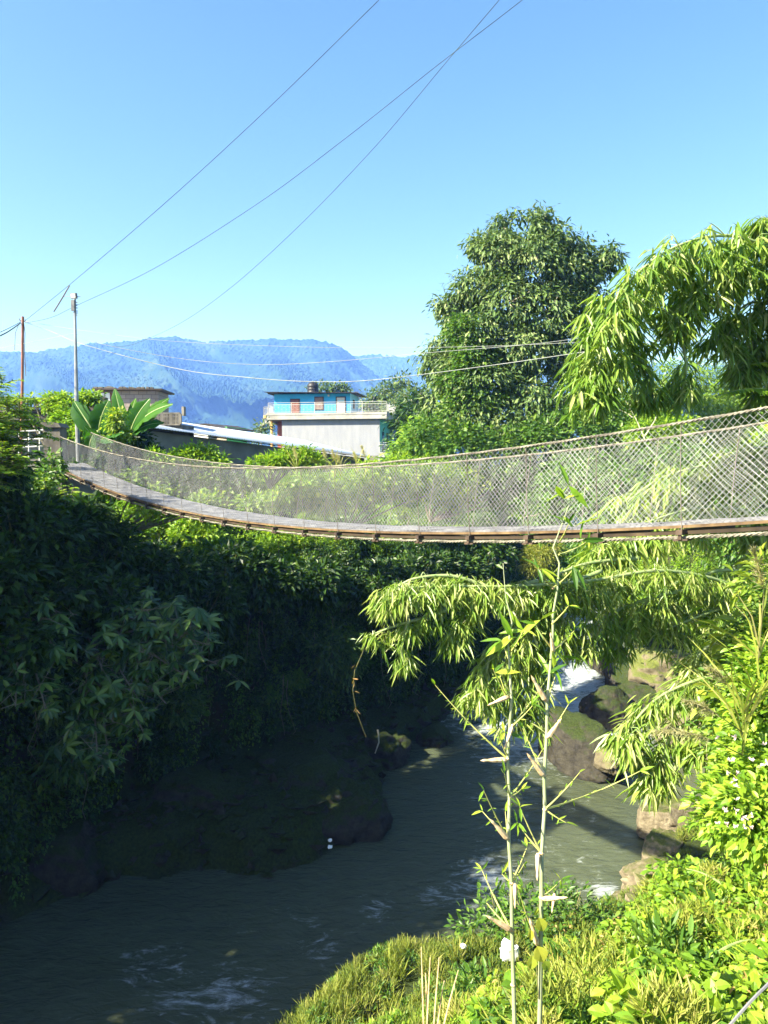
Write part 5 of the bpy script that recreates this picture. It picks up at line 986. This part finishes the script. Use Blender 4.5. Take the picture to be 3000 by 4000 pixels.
bamboo('drooping_bamboo', 'long bamboo branch reaching left over the river under the bridge', [
    ([(3300, 2500, 12.4), (2900, 2300, 11.6), (2600, 2230, 11), (2300, 2270, 10.6), (2000, 2290, 10.2), (1750, 2290, 10), (1560, 2300, 9.9), (1520, 2330, 9.9)], .34, 50),
    ([(2600, 2260, 11), (2350, 2320, 10.8), (2150, 2380, 10.6), (1980, 2480, 10.4), (1880, 2640, 10.3), (1850, 2720, 10.3)], .42, 52),
    ([(2300, 2300, 10.6), (2150, 2450, 10.5), (2060, 2600, 10.4), (1990, 2800, 10.3)], .36, 50),
    ([(2700, 2300, 11.2), (2500, 2350, 11), (2350, 2420, 10.8), (2250, 2520, 10.6)], .42, 50),
    ([(1850, 2330, 10.1), (1700, 2400, 10), (1560, 2440, 10), (1450, 2480, 10)], .2, 26),
    ([(1600, 2420, 10), (1570, 2520, 10), (1580, 2600, 10)], .12, 24),
    ([(2900, 2350, 11.4), (2750, 2400, 11.2), (2600, 2460, 11)], .5, 50),
    ([(2500, 2180, 11.4), (2300, 2200, 11.2), (2150, 2260, 11), (2050, 2340, 10.8)], .4, 46),
    ([(2350, 2230, 10.9), (2130, 2330, 10.6), (2020, 2480, 10.4), (1960, 2640, 10.3), (1930, 2740, 10.3)], .36, 50),
    ([(2250, 2330, 10.8), (2120, 2500, 10.6), (2080, 2700, 10.5), (2100, 2830, 10.4)], .26, 44),
    ([(2700, 2250, 11.6), (2550, 2330, 11.4), (2450, 2450, 11.2), (2400, 2540, 11)], .4, 46),
    ([(3000, 2250, 11.8), (2800, 2230, 11.6), (2650, 2320, 11.4), (2560, 2420, 11.2)], .45, 46),
    ([(2100, 2270, 10.4), (1900, 2330, 10.2), (1800, 2430, 10.1), (1760, 2500, 10.1)], .24, 44),
    ([(1900, 2290, 10.2), (1760, 2250, 10.1), (1620, 2260, 10), (1540, 2300, 10)], .2, 40)], ll=.25, lw=.029, mat='bamboo_lit', dens=1.05)
bamboo('hanging_bamboo', 'bamboo spray hanging low over the sunlit pool on the right', [
    ([(3200, 2750, 10), (2950, 2620, 9.8), (2750, 2650, 9.6), (2580, 2720, 9.5), (2470, 2830, 9.4), (2440, 2900, 9.4)], .34, 42),
    ([(3000, 2700, 9.8), (2800, 2760, 9.6), (2640, 2860, 9.5), (2560, 3000, 9.4), (2540, 3060, 9.4)], .32, 44),
    ([(3000, 2760, 9.4), (2860, 2820, 9.2), (2760, 2900, 9.2), (2720, 2960, 9.2)], .34, 36),
    ([(2950, 2500, 10), (2780, 2520, 10), (2700, 2600, 10)], .3, 30)], ll=.30, lw=.036, mat='bamboo_lit')
# dangling dead twig
m = MB(); dt = P(1450, 2500, 10); tp_ = [(1500, 2470), (1420, 2540), (1385, 2620), (1378, 2700), (1392, 2780), (1430, 2880)]; m.tube([P(*q, 10) - dt for q in tp_], [.006, .006, .005, .004, .003, .002], 4)
o = empty('dead_bamboo_twig', dt); m.build('twig', M['stem'], o); tag(o, 'thin curved twig with dead brown leaves dangling over the dark river', 'twig')
q3 = np.array([tuple(P(x + random.uniform(-6, 6), y, 10) - dt) for (x, y) in [(1378, 2650), (1378, 2655), (1380, 2660), (1374, 2665), (1390, 2760), (1395, 2765), (1388, 2770), (1384, 2700), (1382, 2600)]]); leaves('dead_leaf', q3, norm(rng.normal(size=q3.shape) + np.array([0, 0, -1.2])), rv(len(q3)), .09, .02, M['dead_leaf'], 'blade', o)
# ---------------------------------------------------------------- foreground thin bamboo stalks
def zq(x, y, d=3.3): return P(1700 + x / 1.844, 2600 + y / 1.844, d)
def stalk(label, path, radii, nodes, twigs, sheaths, d, leaf_tips):
    base = P(*path[0], d); o = empty('young_bamboo_stalk', base); b_ = Vector(base); m = MB(); pts = [P(*q, d) - b_ for q in path]
    fine, fr = [], []
    for i in range(len(pts) - 1):
        for q in range(6): t = q / 6; fine.append(pts[i].lerp(pts[i + 1], t)); fr.append(radii[i] * (1 - t) + radii[i + 1] * t)
    fine.append(pts[-1]); fr.append(radii[-1]); m.tube(fine, [q * .8 for q in fr], 10); m.build('culm', M['culm_fg'], o, True)
    m = MB()
    for (x, y, r) in nodes: c = zq(x, y, d) - b_; m.tube([c - Vector((0, 0, .006)), c, c + Vector((0, 0, .006))], [r * .8, r * 1.08, r * .8], 10)
    m.build('node_ring', M['sheath'], o, True); PA, AX, LN = [], [], []
    for (x0, y0, x1, y1) in twigs:
        a = zq(x0, y0, d) - b_; e = zq(x1, y1, d + random.uniform(-.25, .25)) - b_; L = (e - a).length; k = max(3, int(L / .045)); pts = [a.lerp(e, q / k) + Vector((0, 0, -.03 * L * 4 * (q / k) * (1 - q / k))) for q in range(k + 1)]
        tw = MB(); tw.tube(pts, [.0042 * (1 - .7 * q / k) * (1.25 if q % 2 else 1) for q in range(k + 1)], 5); tw.build('twig', M['twig_fg'], o)
        dr = (e - a).normalized()
        for q in range(1, k + 1):
            for s in range(2 if q < k else 4):
                if random.random() < .75: PA.append(tuple(pts[q])); AX.append(tuple(dr * .7 + Vector(rng.normal(size=3) * .7))); LN.append(random.uniform(.018, .04) * (1 if q < k else 1.9))
    for (x, y, L) in leaf_tips:
        for s in range(3): PA.append(tuple(zq(x, y, d) - b_)); AX.append(tuple(rng.normal(size=3) * .7 + np.array([0, 0, .1]))); LN.append(L * random.uniform(.7, 1.1))
    L = np.array(LN); leaves('foliage', np.array(PA), np.array(AX), norm(rng.normal(size=(len(L), 3)) * .5 + np.array([0, -.3, 1])), L, L * .22, M['leaf_bright'], 'blade', o)
    for (x0, y0, x1, y1) in sheaths:
        a = zq(x0, y0, d - .012) - b_; e = zq(x1, y1, d - .05) - b_; s_ = MB(); L = (e - a).length; r = min(.014, L * .10); s_.tube([a, a.lerp(e, .12), a.lerp(e, .45), a.lerp(e, .72), a.lerp(e, .86), e], [r * .5, r, r * .85, r * .45, r * .5, r * .05], 7); s_.build('dry_sheath', M['sheath'], o)
    return tag(o, label, 'bamboo stalk')
stalk('thin pale bamboo stalk in the foreground, the left one of two', [(2012, 4080), (2006, 3850), (2000, 3640), (1998, 3450), (1987, 3275), (1990, 3115), (1983, 2965), (1990, 2850), (1998, 2740), (1990, 2600), (1985, 2520), (2000, 2430), (1975, 2330), (1965, 2200)], [.013, .0125, .0115, .011, .0105, .0095, .009, .0085, .008, .007, .006, .005, .003, .0015],
      [(555, 430, .0085), (520, 670, .009), (540, 945, .0095), (525, 1240, .0105), (548, 1565, .0108), (548, 1905, .0115), (520, 230, .008), (560, 2300, .012)],
      [(555, 430, 820, 70), (560, 430, 700, 290), (520, 670, 0, 140), (520, 650, 440, 460), (540, 945, 770, 610), (540, 945, 620, 890), (540, 945, 500, 780), (525, 1240, 350, 900), (525, 1240, 340, 1050), (525, 1240, 505, 1050), (548, 1565, 660, 1310), (548, 1565, 640, 1430), (548, 1565, 480, 1500), (548, 1905, 335, 1470), (548, 1905, 370, 1710), (520, 230, 420, 30), (520, 230, 470, 90), (550, 0, 480, -180), (545, -100, 640, -260)],
      [(525, 225, 375, 288), (515, 680, 325, 685), (555, 440, 500, 600), (525, 1250, 395, 1105), (575, 1570, 575, 1750), (545, 1905, 365, 1800)], 3.3, [(430, 50, .11), (700, 270, .12), (560, -200, .14), (480, -180, .12), (640, -250, .12), (500, 480, .09)])
stalk('thin pale bamboo stalk in the foreground, the right one of two', [(2105, 4080), (2110, 3900), (2112, 3680), (2115, 3500), (2116, 3330), (2128, 3160), (2126, 3030), (2135, 2880), (2138, 2740), (2150, 2600), (2160, 2480), (2160, 2400), (2178, 2300), (2185, 2200), (2160, 2140), (2195, 2050), (2230, 1950), (2245, 1850)], [.0135, .013, .0125, .012, .0115, .0105, .010, .0095, .009, .008, .0075, .0065, .006, .005, .004, .003, .002, .001],
      [(805, 245, .009), (805, 515, .0095), (785, 790, .010), (790, 1035, .0105), (765, 1350, .0115), (765, 1670, .012), (735, 2000, .0125), (850, -110, .008), (850, -560, .006)],
      [(805, 515, 960, 280), (785, 790, 630, 450), (790, 1035, 1475, 760), (790, 1035, 1040, 770), (790, 1035, 940, 1130), (765, 1350, 610, 1020), (765, 1350, 590, 1130), (765, 1670, 905, 1545), (700, 1900, 590, 1580), (805, 245, 870, 60), (850, -110, 720, -300), (850, -110, 1000, -250), (850, -560, 740, -700), (850, -560, 1000, -700), (890, -800, 1100, -900), (900, -900, 960, -1020), (840, -300, 960, -430)],
      [(800, 255, 690, 70), (810, 520, 910, 380), (785, 795, 660, 630), (740, 1350, 735, 1550), (770, 1680, 955, 1670), (735, 2010, 680, 1820), (860, 1640, 840, 1780), (850, -100, 830, -240)], 3.25, [(850, 20, .13), (820, 60, .11), (900, -60, .12), (990, -720, .12), (760, -700, .11), (1000, -1000, .13), (960, -1300, .13), (930, -1200, .12), (1050, -900, .12), (760, -330, .12)])
hl = MB()
hv = empty('heart_leaf_vine', zq(735, 2200)); tag(hv, 'yellow heart leaved vine climbing the right bamboo stalk near the ground', 'vine')
hp = np.array([tuple(zq(x, y, 3.2) - hv.location) for (x, y) in [(745, 1815), (735, 2020), (700, 2090), (690, 1900), (740, 1740), (780, 2130)]]); hpd = np.array([[.35, -.1, -1], [.4, -.2, -1], [-.1, -.2, -1], [0, -.1, -1], [-.3, 0, -1], [.5, 0, -.8]])
leaves('leaf', hp, hpd, np.tile([0, -1, .35], (6, 1)), np.array([.07, .078, .062, .055, .045, .05]), np.array([.058, .068, .05, .026, .02, .045]), M['leaf_yellow'], 'oval', hv, np.array([.9, 1, .8, .9, .7, .6]))
MB().tube([zq(745, 2400, 3.24) - hv.location, zq(725, 2100, 3.23) - hv.location, zq(760, 1850, 3.23) - hv.location, zq(740, 1720, 3.23) - hv.location], .003, 4).build('stem', M['stem'], hv)
# ================================================================ rocks
import bmesh
def rock(name, label, c, r, mat, seed, rot=0, amp=.35, sub=5, catg='rock'):
    bm = bmesh.new(); bmesh.ops.create_icosphere(bm, subdivisions=sub, radius=1); co = np.array([v.co[:] for v in bm.verts]); n1 = fbm(co * 1.3 + seed * 3.1, 4, seed); n2 = np.abs(fbm(co * 3.0 + seed, 5, seed + 5)); q = np.sign(co) * np.abs(co) ** .85 * (1 + amp * 1.2 * n1 - amp * .9 * n2 + .05 * fbm(co * 9, 3, seed + 2) + .07 * (np.abs(((co[:, 2] * 3.2 + .7 * n1 + seed) % 1) - .5) - .25) * 2)[:, None]
    rr_ = np.random.default_rng(seed * 7 + 1)
    for _k in range(16):
        nn_p = rr_.normal(size=3); nn_p /= np.linalg.norm(nn_p); dd_p = rr_.uniform(.68, .98); ex = np.maximum(q @ nn_p - dd_p, 0); q = q - (ex * .9)[:, None] * nn_p
    q = q * (1 + .06 * fbm(co * 4.5, 3, seed + 7) + .035 * fbm(co * 13, 3, seed + 8))[:, None] * np.array(r)
    for v, k_ in zip(bm.verts, q): v.co = k_
    me = bpy.data.meshes.new(name); bm.to_mesh(me); bm.free(); me.polygons.foreach_set('use_smooth', [True] * len(me.polygons)); me.materials.append(M[mat]); o = bpy.data.objects.new(name, me); C.objects.link(o); o.location = c; o.rotation_euler = (0, 0, rot); return tag(o, label, catg)
def rk(px, py, z, rx, ry, rz2, mat, seed, label, rot=0, name='river_boulder', amp=.35): g = G(px, py, -12); rock(name, label, (g.x, g.y, z), (rx, ry, rz2), mat, seed, rot, amp)
rk(2270, 2990, -11.6, 1.15, 2.0, 1.55, 'shaded_rock', 3, 'large mossy boulder splitting the current between rapids and pool', .5)
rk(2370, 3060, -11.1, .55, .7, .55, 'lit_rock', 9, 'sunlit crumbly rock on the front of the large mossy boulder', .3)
rk(2370, 2830, -11.5, 1.35, 1.1, 1.2, 'shaded_rock', 5, 'dark wet boulder above the small waterfall', .2)
rk(2470, 2760, -11.4, 1.6, 2.2, 1.5, 'shaded_rock', 6, 'dark mossy ledge rock right of the rapids')
rk(2370, 2620, -11.4, 1.3, 2.2, 1.5, 'shaded_rock', 8, 'dark block rock farther up the rapids')
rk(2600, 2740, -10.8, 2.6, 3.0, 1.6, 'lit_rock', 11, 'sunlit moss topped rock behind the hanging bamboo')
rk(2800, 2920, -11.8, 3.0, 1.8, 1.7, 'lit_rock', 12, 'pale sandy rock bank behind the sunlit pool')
rk(2620, 3250, -11.6, 1.35, 1.0, .75, 'rock', 15, 'pale rounded boulder jutting into the pool, uppermost of three', .2, amp=.22)
rk(2590, 3370, -11.7, .95, .6, .6, 'rock', 17, 'knobbly pale conglomerate rock between two larger ones', .8, amp=.3)
rk(2570, 3480, -11.75, 1.15, .7, .6, 'rock', 18, 'brown pointed rock lowest of three at the pool edge', -.2, amp=.3)
rk(1180, 3130, -11.5, 2.2, 1.9, 1.5, 'shaded_rock', 21, 'broad dark rock shelf at the foot of the left cliff', .2)
rk(1480, 2950, -12.2, 1.5, 1.7, 1.3, 'shaded_rock', 22, 'dark rock hump behind the broad shelf')
rk(1350, 3220, -11.7, 1.6, 1.3, 1.2, 'shaded_rock', 23, 'dark mossy rock nose at the tip of the shelf', .5)
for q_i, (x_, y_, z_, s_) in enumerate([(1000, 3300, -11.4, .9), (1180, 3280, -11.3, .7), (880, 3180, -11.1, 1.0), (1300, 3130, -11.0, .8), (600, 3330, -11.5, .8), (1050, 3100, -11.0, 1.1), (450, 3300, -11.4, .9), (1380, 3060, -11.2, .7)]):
    g = G(x_, y_, -12); rock('shelf_rock', 'blocky dark rock lying on the shaded shelf under the left cliff', (g.x, g.y, z_), (s_, s_ * .8, s_ * .5), 'shaded_rock', 60 + q_i, q_i * 1.1, .3, 4)['group'] = 'blocky rocks on the shaded shelf'
rk(750, 3230, -11.6, 2.2, 1.5, 1.5, 'shaded_rock', 24, 'dark rock at the cliff foot left of the shelf')
rk(200, 3420, -11.6, 2.0, 1.3, 1.3, 'shaded_rock', 25, 'rounded dark rock at the lower left edge of the river')
rk(1700, 2880, -12.1, .9, 1.2, .7, 'shaded_rock', 27, 'low wet rock beside the foot of the rapids on the left')
# rubble
def rubble(name, label, pts, lo, hi, mat):
    n = len(pts); base = np.array([(1, 0, 0), (-1, 0, 0), (0, 1, 0), (0, -1, 0), (0, 0, 1), (0, 0, -1), (.6, .6, .5), (-.6, .6, .5), (.6, -.6, .5), (-.6, -.6, .5)], float)
    fc = [(0, 6, 8), (1, 9, 7), (2, 7, 6), (3, 8, 9), (4, 6, 7), (4, 8, 6), (4, 9, 8), (4, 7, 9), (0, 5, 2), (2, 5, 1), (1, 5, 3), (3, 5, 0), (0, 2, 6), (2, 1, 7), (1, 3, 9), (3, 0, 8)]
    sz = lo + (hi - lo) * rng.random(n) ** 3; V = base[None] * (1 + .35 * rng.normal(size=(n, 10, 1))) * sz[:, None, None] * np.stack([rng.uniform(.7, 1.3, n), rng.uniform(.7, 1.3, n), rng.uniform(.4, .9, n)], -1)[:, None, :] + pts[:, None, :]
    F = (np.arange(n)[:, None] * 10 + np.array(fc).ravel()[None]).ravel(); return tag(npmesh(name, V.reshape(-1, 3), F, 3, M[mat]), label, 'rubble', None, 'stuff')
pp, nn2, ss2 = sample_surface(30000, lambda x, y: inside(x, y, left_poly) & (dist_poly(x, y, Lp) < 5) & (~inside(x, y, cliff_poly) | (dist_poly(x, y, Cp) < .5)), -12, 8, 14, 46); pp = pp[in_view(pp, 100)][:1500]
rubble('shelf_rubble', 'dark broken stones and debris strewn on the shaded rock shelf', pp, .03, .32, 'shaded_rock')
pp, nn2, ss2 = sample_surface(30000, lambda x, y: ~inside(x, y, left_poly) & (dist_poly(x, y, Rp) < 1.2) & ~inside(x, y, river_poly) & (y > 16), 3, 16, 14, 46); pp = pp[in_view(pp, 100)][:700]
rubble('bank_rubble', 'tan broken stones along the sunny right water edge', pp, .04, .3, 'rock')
# litter
def crumple(name, label, c, s, seed, mat='plastic'):
    o = rock(name, label, c, s, mat, seed, 0, .8, 3, 'litter'); o.data.polygons.foreach_set('use_smooth', [False] * len(o.data.polygons)); return o
h = hit(1985, 3760)
if h: crumple('plastic_bag', 'crumpled white plastic bag caught in the grass behind the bamboo stalks', h + Vector((0, -.1, .3)), (.22, .2, .26), 31)
h = hit(1810, 3750)
if h: crumple('paper_scrap', 'small white scrap lying in the ledge grass', h + Vector((0, 0, .3)), (.07, .07, .05), 33)
for q, (x, y) in enumerate([(1290, 3282), (1288, 3310)]): crumple('paper_scrap', ['upper small white scrap on the dark rock shelf', 'lower small white scrap on the dark rock shelf'][q], G(x, y, -10.6) , (.07, .06, .05), 34 + q)
m = MB(); g = G(1475, 2900, -10.9); m.tube([(0, 0, .5), (.03, 0, .3), (.05, 0, 0), (-.1, -.1, -.4)], [.04, .035, .03, .02], 5); o = m.build('driftwood_stick', M['pale_bark']); o.location = g; tag(o, 'pale forked stick standing on the dark rock hump', 'driftwood')
# ================================================================ haze
hz = MB(); hz.box(-4600, 4600, -4600, 4650, -16, 430); ho_ = hz.build('haze', None); m = bpy.data.materials.new('haze'); m.use_nodes = True; n = m.node_tree
for k_ in list(n.nodes):
    if k_.type == 'BSDF_PRINCIPLED': n.nodes.remove(k_)
pv = n.nodes.new('ShaderNodeVolumePrincipled'); pv.inputs['Color'].default_value = (.13, .29, 1.0, 1); pv.inputs['Absorption Color'].default_value = (1, 1, 1, 1); pv.inputs['Density'].default_value = .00040; pv.inputs['Anisotropy'].default_value = .0
n.links.new(pv.outputs[0], n.nodes['Material Output'].inputs['Volume']); ho_.data.materials.append(m); ho_['kind'] = 'stuff'; m.cycles.homogeneous_volume = True
